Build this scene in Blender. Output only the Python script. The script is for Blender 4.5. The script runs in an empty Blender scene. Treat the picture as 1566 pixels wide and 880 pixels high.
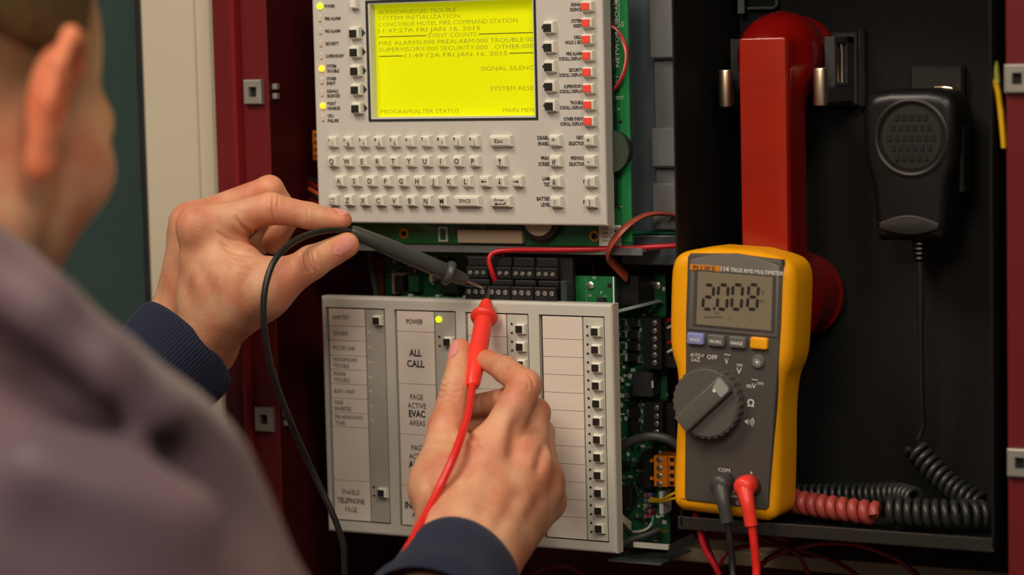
import bpy, math, random
import numpy as np
from mathutils import Vector, Matrix, Euler

random.seed(7)
SC = bpy.context.scene
COL = SC.collection

# ------------------------------------------------------------------ camera
F_PX, YAW, PITCH, ROLL, DIST = 3800.0, math.radians(28), math.radians(5.3), math.radians(1.35), 1.6
fwd = np.array([-math.sin(YAW)*math.cos(PITCH), math.cos(YAW)*math.cos(PITCH), -math.sin(PITCH)])
_r0 = np.cross(fwd, [0, 0, 1.0]); _r0 /= np.linalg.norm(_r0)
_u0 = np.cross(_r0, fwd)
right = _r0*math.cos(ROLL) - _u0*math.sin(ROLL)
up = _u0*math.cos(ROLL) + _r0*math.sin(ROLL)
CAM = -DIST*fwd
cam = bpy.data.cameras.new('camera')
cam.sensor_width = 36.0
cam.lens = 36.0*F_PX/1566
cam.clip_start = 0.05
cam.dof.use_dof = True
cam.dof.focus_distance = 1.585
cam.dof.aperture_fstop = 4.2
co = bpy.data.objects.new('camera', cam)
COL.objects.link(co)
co.matrix_world = Matrix(((right[0], up[0], -fwd[0], CAM[0]), (right[1], up[1], -fwd[1], CAM[1]),
                          (right[2], up[2], -fwd[2], CAM[2]), (0, 0, 0, 1)))
SC.camera = co

# ------------------------------------------------------------------ world, lights, exposure
w = bpy.data.worlds.new('room_ambience'); SC.world = w; w.use_nodes = True
w.node_tree.nodes['Background'].inputs[0].default_value = (1.0, 0.86, 0.70, 1)
w.node_tree.nodes['Background'].inputs[1].default_value = 0.11

def area(name, loc, target, size, power, color):
    l = bpy.data.lights.new(name, 'AREA'); l.size = size; l.energy = power; l.color = color
    o = bpy.data.objects.new(name, l); COL.objects.link(o); o.location = loc
    o.rotation_euler = (Vector(target)-Vector(loc)).to_track_quat('-Z', 'Y').to_euler()
    return o
area('ceiling_lamp_front', (-0.45, -1.15, 1.45), (0.0, 0.0, -0.05), 0.55, 19, (1.0, 0.86, 0.69))
area('fill_lamp_rear', (0.55, -2.3, 1.25), (0.1, 0.0, -0.1), 0.7, 16, (1.0, 0.87, 0.72))  # added fill light behind the camera, lifts the sleeve and side boards
area('ceiling_lamp_side', (1.3, -1.5, 1.5), (0.1, 0.0, -0.1), 0.6, 16, (1.0, 0.86, 0.70))
vs = SC.view_settings
SC.display_settings.display_device = 'sRGB'
vs.view_transform = 'Standard'; vs.look = 'None'; vs.gamma = 1; vs.use_curve_mapping = False
vs.exposure = 0.0

# ------------------------------------------------------------------ helpers
def P(px, py, Y=0.0):
    """the point of the plane at depth Y that a sight line through (px, py) meets"""
    v = fwd + right*(px-783)/F_PX + up*(440-py)/F_PX
    t = (Y-CAM[1])/v[1]
    return CAM+v*t
def Pd(px, py, dist):
    return CAM+(fwd + right*(px-783)/F_PX + up*(440-py)/F_PX)*dist
def lin(c):
    return tuple(((x/255)/12.92 if x/255 <= 0.04045 else ((x/255+0.055)/1.055)**2.4) for x in c)

MATS = {}
def mat(name, rgb, rough=0.5, metal=0.0, spec=0.5, emit=0.0, var=0.0, vscale=60.0, bump=0.0, bscale=400.0,
        coat=0.0, sss=0.0, sheen=0.0, alpha_col=None, stretch=None, detail=4.0, transmission=0.0):
    m = bpy.data.materials.new(name); m.use_nodes = True
    nt = m.node_tree; b = nt.nodes['Principled BSDF']
    c = lin(rgb)
    b.inputs['Base Color'].default_value = (*c, 1)
    b.inputs['Roughness'].default_value = rough
    b.inputs['Metallic'].default_value = metal
    b.inputs['Specular IOR Level'].default_value = spec
    b.inputs['Coat Weight'].default_value = coat
    if transmission: b.inputs['Transmission Weight'].default_value = transmission
    if sss:
        b.inputs['Subsurface Weight'].default_value = sss
        b.inputs['Subsurface Radius'].default_value = (0.9, 0.35, 0.2)
        b.inputs['Subsurface Scale'].default_value = 0.006
    if sheen:
        b.inputs['Sheen Weight'].default_value = sheen
        b.inputs['Sheen Roughness'].default_value = 0.5
    if emit:
        b.inputs['Emission Color'].default_value = (*c, 1)
        b.inputs['Emission Strength'].default_value = emit
    if var or bump:
        tc = nt.nodes.new('ShaderNodeTexCoord')
        vec = tc.outputs['Object']
        if stretch:
            mp = nt.nodes.new('ShaderNodeMapping'); mp.inputs['Scale'].default_value = stretch
            nt.links.new(vec, mp.inputs['Vector']); vec = mp.outputs['Vector']
    if var:
        n = nt.nodes.new('ShaderNodeTexNoise'); n.inputs['Scale'].default_value = vscale; n.inputs['Detail'].default_value = detail
        nt.links.new(vec, n.inputs['Vector'])
        r = nt.nodes.new('ShaderNodeValToRGB')
        c2 = lin(alpha_col) if alpha_col else tuple(x*(1-var) for x in c)
        r.color_ramp.elements[0].position = 0.35; r.color_ramp.elements[1].position = 0.65
        r.color_ramp.elements[0].color = (*c2, 1); r.color_ramp.elements[1].color = (*c, 1)
        nt.links.new(n.outputs['Fac'], r.inputs['Fac']); nt.links.new(r.outputs['Color'], b.inputs['Base Color'])
    if bump:
        n2 = nt.nodes.new('ShaderNodeTexNoise'); n2.inputs['Scale'].default_value = bscale; n2.inputs['Detail'].default_value = 3
        nt.links.new(vec, n2.inputs['Vector'])
        bp = nt.nodes.new('ShaderNodeBump'); bp.inputs['Strength'].default_value = bump; bp.inputs['Distance'].default_value = 0.0006
        nt.links.new(n2.outputs['Fac'], bp.inputs['Height']); nt.links.new(bp.outputs['Normal'], b.inputs['Normal'])
    MATS[name] = m
    return m

M = {}
M['panel'] = mat('warm_grey_enamel', (205, 199, 192), 0.42, spec=0.4, var=0.05, vscale=25, bump=0.08, bscale=900)
M['panel_low'] = mat('pale_grey_green_enamel', (200, 198, 188), 0.42, spec=0.4, var=0.05, vscale=25, bump=0.08, bscale=900)
M['strip'] = mat('grey_button_strip', (172, 168, 160), 0.5, var=0.04)
M['key'] = mat('cream_keycap', (232, 230, 216), 0.4)
M['keyface'] = mat('grey_key_face', (206, 198, 188), 0.5)
M['redcap'] = mat('coral_red_key', (250, 84, 70), 0.4)
M['blackcap'] = mat('black_key_cap', (34, 32, 28), 0.45)
M['ink'] = mat('black_ink', (40, 36, 34), 0.7)
M['inkgrey'] = mat('soft_grey_ink', (92, 86, 82), 0.7)
M['outline'] = mat('dark_green_outline', (30, 36, 30), 0.6)
M['lcdwall'] = mat('pale_screen_surround', (214, 214, 200), 0.45)
M['screen'] = mat('backlit_yellow_screen', (208, 212, 0), 0.45, emit=0.47, spec=0.2, var=0.03, vscale=15)
M['lcdink'] = mat('lcd_olive_print', (138, 140, 6), 0.6, emit=0.42)
M['lcdline'] = mat('lcd_dark_rule', (96, 96, 10), 0.6, emit=0.3)
M['led_y'] = mat('lit_lime_lamp', (214, 255, 20), 0.3, emit=1.4)
M['led_a'] = mat('lit_amber_lamp', (255, 196, 30), 0.3, emit=1.4)
M['led_off'] = mat('unlit_lamp_lens', (216, 204, 184), 0.3, coat=0.3)
M['card'] = mat('warm_white_card', (226, 214, 203), 0.65, var=0.04, vscale=40)
M['pcb'] = mat('green_circuit_board', (24, 110, 58), 0.4, coat=0.3, var=0.25, vscale=140)
M['pcb_dark'] = mat('dark_green_circuit_board', (28, 98, 62), 0.45, coat=0.2, var=0.35, vscale=220)
M['pcb_edge'] = mat('bright_green_board_trace', (34, 138, 74), 0.45)
M['chip'] = mat('black_chip_plastic', (30, 30, 30), 0.5)
M['blackplas'] = mat('black_terminal_plastic', (26, 25, 24), 0.45, bump=0.1)
M['screw'] = mat('bright_screw_metal', (214, 212, 206), 0.28, metal=0.9)
M['solder'] = mat('tin_solder', (196, 198, 190), 0.35, metal=0.7)
M['silk'] = mat('white_silkscreen', (206, 216, 204), 0.7)
M['gold'] = mat('gold_plated_ring', (196, 152, 72), 0.35, metal=0.8)
M['steel'] = mat('galvanised_steel', (150, 156, 158), 0.42, metal=0.75, var=0.15, vscale=30)
M['greysteel'] = mat('blue_grey_steel', (92, 104, 112), 0.5, metal=0.2, var=0.12, vscale=40, stretch=(1, 1, 0.2))
M['greysteel2'] = mat('light_grey_steel', (128, 130, 130), 0.5, metal=0.2, var=0.1, vscale=40)
M['orangeblk'] = mat('orange_terminal_plastic', (232, 134, 24), 0.4)
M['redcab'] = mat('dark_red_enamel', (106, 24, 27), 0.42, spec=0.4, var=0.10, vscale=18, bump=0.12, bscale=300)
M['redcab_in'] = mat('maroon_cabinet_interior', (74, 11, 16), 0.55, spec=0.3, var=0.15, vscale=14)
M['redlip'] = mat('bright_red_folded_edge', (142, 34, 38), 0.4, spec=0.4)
M['zinc'] = mat('zinc_clip', (176, 172, 162), 0.4, metal=0.6, var=0.1, vscale=90)
M['dark'] = mat('dark_hole', (14, 12, 12), 0.8)
M['beigewall'] = mat('beige_painted_wall', (197, 187, 167), 0.75, spec=0.2, var=0.05, vscale=6, bump=0.12, bscale=120)
M['tealwall'] = mat('dark_teal_wall', (104, 124, 122), 0.6, var=0.1, vscale=4)
M['glass'] = mat('teal_tinted_glass', (206, 222, 218), 0.04, transmission=1.0)
M['gasket'] = mat('black_rubber_gasket', (22, 24, 24), 0.6)
M['blackbox'] = mat('black_powder_coat', (16, 15, 14), 0.62, spec=0.3, var=0.12, vscale=70, bump=0.35, bscale=700)
M['blackbox2'] = mat('black_satin_lip', (38, 34, 32), 0.45, bump=0.15, bscale=600)
M['handset'] = mat('glossy_red_plastic', (120, 10, 7), 0.22, spec=0.5, coat=0.35, var=0.12, vscale=20)
M['handset_front'] = mat('bright_red_handset_face', (158, 34, 16), 0.24, spec=0.5, coat=0.3, var=0.1, vscale=25)
M['chrome'] = mat('chrome', (244, 222, 190), 0.34, metal=1.0)
M['cradle'] = mat('charcoal_cradle_plastic', (52, 52, 54), 0.5, bump=0.2, bscale=900)
M['mic'] = mat('black_microphone_plastic', (20, 18, 17), 0.36, spec=0.45, bump=0.12, bscale=900)
M['mic2'] = mat('dark_brown_grille_plastic', (31, 27, 24), 0.5)
M['cordblk'] = mat('black_cord_rubber', (44, 46, 44), 0.38, spec=0.5)
M['cordred'] = mat('dusty_red_cord_rubber', (168, 70, 64), 0.4)
M['wirered'] = mat('red_wire_insulation', (190, 26, 38), 0.35)
M['wiredkred'] = mat('dark_red_wire_insulation', (122, 16, 22), 0.4)
M['wireblk'] = mat('black_wire_insulation', (30, 30, 30), 0.4)
M['wiregrey'] = mat('charcoal_cable_sheath', (58, 60, 60), 0.5)
M['wireyel'] = mat('yellow_wire_insulation', (226, 176, 20), 0.4)
M['wirelime'] = mat('yellow_green_wire_insulation', (150, 152, 36), 0.4)
M['wiregrn'] = mat('green_wire_insulation', (30, 116, 86), 0.4)
M['wirewht'] = mat('white_wire_insulation', (214, 202, 190), 0.4)
M['wireorg'] = mat('orange_wire_insulation', (206, 84, 40), 0.4)
M['ribbon'] = mat('rust_brown_ribbon_cable', (148, 66, 50), 0.45)
M['leadred'] = mat('bright_red_silicone', (232, 40, 36), 0.35, spec=0.5)
M['probered'] = mat('coral_red_probe_plastic', (250, 62, 48), 0.38)
M['probeblk'] = mat('charcoal_probe_plastic', (62, 66, 64), 0.42)
M['tip'] = mat('steel_probe_tip', (190, 184, 176), 0.25, metal=1.0)
M['myellow'] = mat('amber_yellow_holster', (252, 172, 6), 0.42, spec=0.4, var=0.06, vscale=40)
M['mdark'] = mat('charcoal_meter_face', (78, 74, 70), 0.5, bump=0.1, bscale=900)
M['mbezel'] = mat('grey_display_bezel', (104, 98, 94), 0.42)
M['mbezel_in'] = mat('dark_display_frame', (76, 72, 68), 0.4)
M['mlcd'] = mat('grey_tan_lcd_glass', (132, 122, 102), 0.22)
M['mdigit'] = mat('lcd_black_segments', (34, 32, 28), 0.5)
M['mwhite'] = mat('white_meter_print', (226, 222, 214), 0.6)
M['mbtn_blue'] = mat('periwinkle_button', (134, 140, 196), 0.45)
M['mbtn_grey'] = mat('grey_button', (98, 98, 94), 0.5)
M['mbtn_yel'] = mat('amber_button', (250, 172, 14), 0.4)
M['mknob'] = mat('grey_rotary_knob', (88, 85, 81), 0.48)
M['mknob_l'] = mat('pale_knob_marker', (150, 158, 150), 0.5)
M['beigepart'] = mat('beige_label', (190, 172, 142), 0.6)
M['whitelabel'] = mat('white_sticker', (218, 214, 200), 0.6)
M['skin'] = mat('warm_skin', (228, 174, 138), 0.46, spec=0.4, sss=0.12, var=0.3, vscale=42, alpha_col=(208, 134, 104), bump=0.5, bscale=1100)
M['nail'] = mat('pink_fingernail', (226, 150, 138), 0.22, spec=0.5)
M['hair'] = mat('short_brown_hair', (98, 76, 46), 0.8, spec=0.2, var=0.4, vscale=160, bump=0.6, bscale=900)
M['eye'] = mat('eye_white', (226, 220, 210), 0.2)
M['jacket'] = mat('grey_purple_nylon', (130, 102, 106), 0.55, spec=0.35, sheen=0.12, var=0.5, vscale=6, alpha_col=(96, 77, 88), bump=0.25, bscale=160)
M['cuff'] = mat('navy_rib_knit', (40, 46, 68), 0.9, spec=0.15, sheen=0.12, bump=0.5, bscale=900)
M['floor'] = mat('grey_vinyl_floor', (120, 116, 108), 0.5, var=0.15, vscale=10)
M['blackpaint'] = mat('black_crystal', (24, 28, 28), 0.4)

ORIG = {}
def reg(o, origin):
    ORIG[o.name] = Vector(origin)
def tag(o, label=None, cat=None, group=None, kind=None):
    if label: o['label'] = label
    if cat: o['category'] = cat
    if group: o['group'] = group
    if kind: o['kind'] = kind
    return o
def thing(name, label, cat, loc=(0, 0, 0), group=None):
    o = bpy.data.objects.new(name, None); COL.objects.link(o)
    o.location = loc; o.empty_display_size = 0.01
    reg(o, loc)
    return tag(o, label, cat, group)
def copy_tree(o, parent=None):
    c = o.copy(); COL.objects.link(c)
    if parent is not None: c.parent = parent
    reg(c, ORIG.get(o.name, (0, 0, 0)))
    for ch in list(o.children): copy_tree(ch, c)
    return c

def catmull(pts, n=8):
    pts = [np.array(p, float) for p in pts]
    if len(pts) < 3: return pts
    q = [2*pts[0]-pts[1]]+pts+[2*pts[-1]-pts[-2]]
    out = []
    for i in range(1, len(q)-2):
        a, b, c, d = q[i-1], q[i], q[i+1], q[i+2]
        for k in range(n):
            t = k/n
            out.append(0.5*((2*b)+(-a+c)*t+(2*a-5*b+4*c-d)*t*t+(-a+3*b-3*c+d)*t**3))
    out.append(pts[-1])
    return out
def frames(pts):
    pts = [np.array(p, float) for p in pts]
    T = []
    for i in range(len(pts)):
        t = pts[min(i+1, len(pts)-1)]-pts[max(i-1, 0)]
        T.append(t/(np.linalg.norm(t)+1e-12))
    ref = np.array([0, 0, 1.0]) if abs(T[0][2]) < 0.9 else np.array([1.0, 0, 0])
    N = np.cross(T[0], ref); N /= np.linalg.norm(N)
    out = []
    for t in T:
        N = N-t*(N@t); N /= np.linalg.norm(N)
        out.append((t, N, np.cross(t, N)))
    return pts, out

FONT_CACHE = {}
def glyphs(s, bold=0.0):
    k = (s, bold)
    if k in FONT_CACHE: return FONT_CACHE[k]
    cu = bpy.data.curves.new('lettering', 'FONT'); cu.body = s; cu.resolution_u = 2; cu.offset = bold
    cu.fill_mode = 'FRONT' if hasattr(cu, 'fill_mode') and cu.dimensions == '2D' and False else cu.fill_mode
    ob = bpy.data.objects.new('lettering', cu)
    me = ob.to_mesh()
    v = [tuple(x.co) for x in me.vertices]; f = [tuple(p.vertices) for p in me.polygons]
    ob.to_mesh_clear(); bpy.data.objects.remove(ob); bpy.data.curves.remove(cu)
    FONT_CACHE[k] = (v, f)
    return v, f

class MB:
    def __init__(s): s.v = []; s.f = []; s.mi = []
    def add(s, vs, fs, mi=0):
        n = len(s.v)
        s.v += [tuple(float(c) for c in x) for x in vs]
        s.f += [tuple(i+n for i in f) for f in fs]; s.mi += [mi]*len(fs)
        return s
    def box(s, x0, x1, y0, y1, z0, z1, b=0.0, mi=0):
        if b <= 0:
            vs = [(x, y, z) for x in (x0, x1) for y in (y0, y1) for z in (z0, z1)]
            return s.add(vs, [(0, 1, 3, 2), (4, 6, 7, 5), (0, 4, 5, 1), (2, 3, 7, 6), (0, 2, 6, 4), (1, 5, 7, 3)], mi)
        X, Yv, Z = (x0, x1), (y0, y1), (z0, z1)
        vs = []; idx = {}
        for i in (0, 1):
            for j in (0, 1):
                for k in (0, 1):
                    sx, sy, sz = (1, -1)[i], (1, -1)[j], (1, -1)[k]
                    for a in range(3):
                        p = [X[i]+sx*b, Yv[j]+sy*b, Z[k]+sz*b]
                        p[a] = (X[i], Yv[j], Z[k])[a]
                        idx[(i, j, k, a)] = len(vs); vs.append(p)
        fs = []
        for i in (0, 1):
            q = [(0, 0), (0, 1), (1, 1), (1, 0)]
            f = [idx[(i, a, c, 0)] for a, c in q]; fs.append(f if i == 0 else f[::-1])
            f = [idx[(a, i, c, 1)] for a, c in q]; fs.append(f[::-1] if i == 0 else f)
            f = [idx[(a, c, i, 2)] for a, c in q]; fs.append(f if i == 0 else f[::-1])
        for i in (0, 1):
            for j in (0, 1):
                fs.append((idx[(i, j, 0, 0)], idx[(i, j, 1, 0)], idx[(i, j, 1, 1)], idx[(i, j, 0, 1)]))
                fs.append((idx[(i, 0, j, 0)], idx[(i, 1, j, 0)], idx[(i, 1, j, 2)], idx[(i, 0, j, 2)]))
                fs.append((idx[(0, i, j, 1)], idx[(1, i, j, 1)], idx[(1, i, j, 2)], idx[(0, i, j, 2)]))
                for k in (0, 1):
                    fs.append((idx[(i, j, k, 0)], idx[(i, j, k, 1)], idx[(i, j, k, 2)]))
        return s.add(vs, fs, mi)
    def cyl(s, a, b, r0, r1=None, n=16, mi=0, cap=True):
        r1 = r0 if r1 is None else r1
        return s.tube([a, b], [r0, r1], n, cap=cap, mi=mi)
    def tube(s, pts, r, n=8, cap=True, mi=0, flat=1.0, closed=False):
        pts, fr = frames(pts)
        rr = r if hasattr(r, '__len__') else [r]*len(pts)
        vs = []
        for p, (t, a, b), q in zip(pts, fr, rr):
            for k in range(n):
                an = 2*math.pi*k/n
                vs.append(p+a*math.cos(an)*q+b*math.sin(an)*q*flat)
        fs = []
        for i in range(len(pts)-1):
            for k in range(n):
                fs.append((i*n+k, i*n+(k+1) % n, (i+1)*n+(k+1) % n, (i+1)*n+k))
        if cap:
            fs.append(tuple(range(n))[::-1]); fs.append(tuple((len(pts)-1)*n+k for k in range(n)))
        return s.add(vs, fs, mi)
    def lathe(s, prof, o, axis, n=24, mi=0, squash=None):
        """prof = [(radius, height)] about an axis through o"""
        a = np.array(axis, float); a /= np.linalg.norm(a)
        ref = np.array([0, 0, 1.0]) if abs(a[2]) < 0.9 else np.array([1.0, 0, 0])
        u = np.cross(a, ref); u /= np.linalg.norm(u); v = np.cross(a, u)
        vs = []
        for r, h in prof:
            for k in range(n):
                an = 2*math.pi*k/n
                vs.append(np.array(o)+a*h+u*math.cos(an)*r+v*math.sin(an)*r)
        fs = []
        for i in range(len(prof)-1):
            for k in range(n):
                fs.append((i*n+k, i*n+(k+1) % n, (i+1)*n+(k+1) % n, (i+1)*n+k))
        fs.append(tuple(range(n))[::-1]); fs.append(tuple((len(prof)-1)*n+k for k in range(n)))
        return s.add(vs, fs, mi)
    def pillow(s, outline, y0, y1, r=0.0, nr=4, rb=0.0, mi=0):
        """XZ outline extruded from y0 (front) to y1 (back), front edge rounded by r"""
        o = np.array(outline, float); n = len(o)
        area2 = sum(o[i-1][0]*o[i][1]-o[i][0]*o[i-1][1] for i in range(n))
        if area2 < 0: o = o[::-1]
        nx = np.roll(o, -1, 0)-np.roll(o, 1, 0)
        nrm = np.stack([nx[:, 1], -nx[:, 0]], 1); nrm /= np.linalg.norm(nrm, axis=1)[:, None]
        layers = []
        if r > 0:
            for k in range(nr+1):
                a = math.pi/2*k/nr
                layers.append((o-nrm*r*(1-math.sin(a)), y0+r*(1-math.cos(a))))
        else: layers.append((o, y0))
        if rb > 0:
            for k in range(nr+1):
                a = math.pi/2*k/nr
                layers.append((o-nrm*rb*(1-math.cos(a)), y1-rb*(1-math.sin(a))))
        else: layers.append((o, y1))
        vs = [(p[0], y, p[1]) for L, y in layers for p in L]
        fs = []
        for i in range(len(layers)-1):
            for k in range(n):
                fs.append((i*n+k, i*n+(k+1) % n, (i+1)*n+(k+1) % n, (i+1)*n+k)[::-1])
        fs.append(tuple(range(n))); fs.append(tuple((len(layers)-1)*n+k for k in range(n))[::-1])
        return s.add(vs, fs, mi)
    def text(s, t, x, z, y, h, w=None, align='c', bold=0.0, squeeze=0.8, mi=0):
        """t written on a vertical plane at depth y, cap height h, around x with its baseline at z"""
        v, f = glyphs(t, bold)
        if not v: return s
        sc = h/0.70
        xs = [p[0] for p in v]; x0, x1 = min(xs), max(xs)
        sx = sc*squeeze if w is None else w/max(x1-x0, 1e-6)
        ox = {'c': (x0+x1)/2, 'l': x0, 'r': x1}[align]
        return s.add([(x+(p[0]-ox)*sx, y, z+p[1]*sc) for p in v], f, mi)
    def build(s, name, m, parent=None, at=None, angle=35, flat=False, kind=None):
        me = bpy.data.meshes.new(name)
        po = ORIG[parent.name] if parent is not None else Vector((0, 0, 0))
        og = Vector(at) if at is not None else po
        me.from_pydata([(x-og.x, y-og.y, z-og.z) for x, y, z in s.v], [], s.f)
        ms = m if isinstance(m, (list, tuple)) else [m]
        for k in ms: me.materials.append(k)
        if len(ms) > 1: me.polygons.foreach_set('material_index', s.mi)
        if not flat:
            me.polygons.foreach_set('use_smooth', [True]*len(me.polygons))
            me.set_sharp_from_angle(angle=math.radians(angle))
        me.update()
        o = bpy.data.objects.new(name, me); COL.objects.link(o)
        if parent is not None: o.parent = parent
        o.location = og-po
        reg(o, og)
        if kind: o['kind'] = kind
        return o

def rrect(x0, x1, z0, z1, r, n=5):
    pts = []
    for cx, cz, a0 in ((x1-r, z0+r, -90), (x1-r, z1-r, 0), (x0+r, z1-r, 90), (x0+r, z0+r, 180)):
        for k in range(n+1):
            a = math.radians(a0+90*k/n); pts.append((cx+r*math.cos(a), cz+r*math.sin(a)))
    return pts
def ring_strip(mb, x0, x1, z0, z1, y0, y1, wd, mi=0):
    """a rectangular frame of bars of width wd"""
    mb.box(x0, x1, y0, y1, z1-wd, z1, 0, mi); mb.box(x0, x1, y0, y1, z0, z0+wd, 0, mi)
    mb.box(x0, x0+wd, y0, y1, z0+wd, z1-wd, 0, mi); mb.box(x1-wd, x1, y0, y1, z0+wd, z1-wd, 0, mi)
def holed_plate(x0, x1, z0, z1, y0, y1, holes, b):
    """a plate with rectangular through holes and a chamfered rim"""
    mb = MB()
    xs = sorted({x0+b, x1-b, *[h[0] for h in holes], *[h[1] for h in holes]})
    zs = sorted({z0+b, z1-b, *[h[2] for h in holes], *[h[3] for h in holes]})
    for i in range(len(xs)-1):
        for j in range(len(zs)-1):
            cx, cz = (xs[i]+xs[i+1])/2, (zs[j]+zs[j+1])/2
            if any(h[0] < cx < h[1] and h[2] < cz < h[3] for h in holes): continue
            mb.add([(xs[i], y0, zs[j]), (xs[i+1], y0, zs[j]), (xs[i+1], y0, zs[j+1]), (xs[i], y0, zs[j+1])], [(0, 1, 2, 3)])
            mb.add([(xs[i], y1, zs[j]), (xs[i+1], y1, zs[j]), (xs[i+1], y1, zs[j+1]), (xs[i], y1, zs[j+1])], [(3, 2, 1, 0)])
    for h in holes:
        q = [(h[0], h[2]), (h[1], h[2]), (h[1], h[3]), (h[0], h[3])]
        for k in range(4):
            a, c = q[k], q[(k+1) % 4]
            mb.add([(a[0], y0, a[1]), (c[0], y0, c[1]), (c[0], y1, c[1]), (a[0], y1, a[1])], [(0, 1, 2, 3)])
    rings = []
    for t in range(5):
        a = math.pi/2*t/4; rings.append((b*(1-math.sin(a)), y0+b*(1-math.cos(a))))
    rings.append((0, y1)); rings.append((b, y1))
    for (i0, ya), (i1, yb) in zip(rings, rings[1:]):
        qa = [(x0+i0, z0+i0), (x1-i0, z0+i0), (x1-i0, z1-i0), (x0+i0, z1-i0)]
        qb = [(x0+i1, z0+i1), (x1-i1, z0+i1), (x1-i1, z1-i1), (x0+i1, z1-i1)]
        for k in range(4):
            a, c, d, e = qa[k], qa[(k+1) % 4], qb[(k+1) % 4], qb[k]
            mb.add([(a[0], ya, a[1]), (c[0], ya, c[1]), (d[0], yb, d[1]), (e[0], yb, e[1])], [(3, 2, 1, 0)])
    return mb

def wire(name, label, cat, pts, r, m, n=8, sub=8, group=None, flat=1.0):
    mb = MB(); mb.tube(catmull(pts, sub), r, n, flat=flat)
    o = mb.build(name, m, at=pts[0], angle=60)
    return tag(o, label, cat, group)
def coil_pts(path, R, turns, per=14, phase=0.0):
    path = catmull(path, 12)
    seg = [0.0]
    for a, b in zip(path, path[1:]): seg.append(seg[-1]+np.linalg.norm(b-a))
    path, fr = frames(path)
    L = seg[-1]; out = []
    N = int(turns*per)
    for i in range(N+1):
        d = L*i/N
        k = min(max(np.searchsorted(seg, d)-1, 0), len(path)-2)
        t = (d-seg[k])/(seg[k+1]-seg[k]+1e-9)
        p = path[k]*(1-t)+path[k+1]*t
        a = fr[k][1]*(1-t)+fr[k+1][1]*t; b = fr[k][2]*(1-t)+fr[k+1][2]*t
        th = 2*math.pi*i/per+phase
        out.append(p+R*(a*math.cos(th)+b*math.sin(th)))
    return out

# ================================================================== setting
wall = MB().box(-1.6, 1.6, 0.16, 0.20, -1.5, 1.2).build('wall_back', M['beigewall']); wall['kind'] = 'structure'
fl = MB().box(-1.6, 1.6, -2.2, 0.20, -1.54, -1.5).build('floor', M['floor']); fl['kind'] = 'structure'
pl = MB().box(-0.302, -0.2395, 0.02, 0.16, -1.5, 1.2, 0.003).build('trim_1', M['beigewall']); pl['kind'] = 'structure'
MB().tube([(-0.2545, 0.0193, -1.2), (-0.2545, 0.0193, 1.1)], 0.0007, 6).build('panel_seam', M['beigewall'], pl)
wn = MB().box(-1.5, -0.3075, 0.10, 0.12, -1.5, 1.2).build('window_1', M['tealwall']); wn['kind'] = 'structure'
MB().box(-0.3075, -0.3022, 0.022, 0.12, -1.5, 1.2, 0.001).build('gasket', M['gasket'], wn)
MB().box(-1.5, -0.308, 0.045, 0.051, -1.5, 1.2, 0.0005).build('pane', M['glass'], wn)
MB().box(-0.345, -0.325, 0.085, 0.1, -1.5, 1.2, 0.002).build('mullion', mat('grey_green_mullion', (74, 88, 86), 0.5), wn)

# ================================================================== red cabinet
cab = thing('cabinet', 'dark red steel wall cabinet standing open around the fire panel', 'cabinet', (0.05, 0.15, -0.35))
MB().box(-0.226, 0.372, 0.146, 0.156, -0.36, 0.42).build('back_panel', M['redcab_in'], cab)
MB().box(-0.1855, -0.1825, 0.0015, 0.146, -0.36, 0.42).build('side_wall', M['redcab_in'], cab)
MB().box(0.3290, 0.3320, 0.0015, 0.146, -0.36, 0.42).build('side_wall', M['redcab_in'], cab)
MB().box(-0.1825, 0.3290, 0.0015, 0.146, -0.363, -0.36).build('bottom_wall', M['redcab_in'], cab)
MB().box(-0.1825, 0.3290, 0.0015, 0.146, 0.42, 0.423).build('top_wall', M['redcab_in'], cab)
lf = MB(); lf.box(-0.2038, -0.1822, 0.0, 0.0022, -0.36, 0.42, 0.0006); lf.build('flange', M['redcab'], cab)
lo = MB(); lo.box(-0.2258, -0.2122, -0.0015, 0.012, -0.36, 0.42, 0.0015); lo.build('outer_rim', M['redcab'], cab)
ll = MB()
ll.add([(-0.2122, 0.0, -0.36), (-0.2122, 0.0, 0.42), (-0.2038, -0.0065, 0.42), (-0.2038, -0.0065, -0.36),
        (-0.2038, 0.0022, 0.42), (-0.2038, 0.0022, -0.36), (-0.2122, 0.0022, 0.42), (-0.2122, 0.0022, -0.36)],
       [(0, 3, 2, 1), (3, 5, 4, 2), (5, 7, 6, 4), (7, 0, 1, 6), (1, 2, 4, 6), (0, 7, 5, 3)])
ll.build('folded_lip', M['redlip'], cab, flat=True)
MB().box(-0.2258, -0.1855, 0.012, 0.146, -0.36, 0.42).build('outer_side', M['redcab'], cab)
rf = MB().box(0.3262, 0.352, 0.0, 0.0022, -0.36, 0.42, 0.0006).build('flange', M['redcab'], cab)
MB().box(0.352, 0.366, -0.0015, 0.146, -0.36, 0.42, 0.0015).build('outer_rim', M['redcab'], cab)
def clip(cx, cz, hole_dx):
    mb = holed_plate(cx-0.0072, cx+0.0072, cz-0.0083, cz+0.0083, -0.0042, -0.0002, [(cx+hole_dx-0.0030, cx+hole_dx+0.0030, cz-0.0034, cz+0.0034)], 0.001)
    o = mb.build('clip_nut', M['zinc'], cab)
    h = MB(); h.box(cx+hole_dx-0.0031, cx+hole_dx+0.0031, -0.0012, -0.0004, cz-0.0036, cz+0.0036)
    h.build('screw_hole', M['dark'], o)
    return o
clip(-0.1927, 0.1285, 0.0004); clip(-0.1925, -0.0945, 0.0004); clip(0.3334, 0.1287, 0.0006); clip(0.3340, -0.0951, 0.0006)
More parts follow.
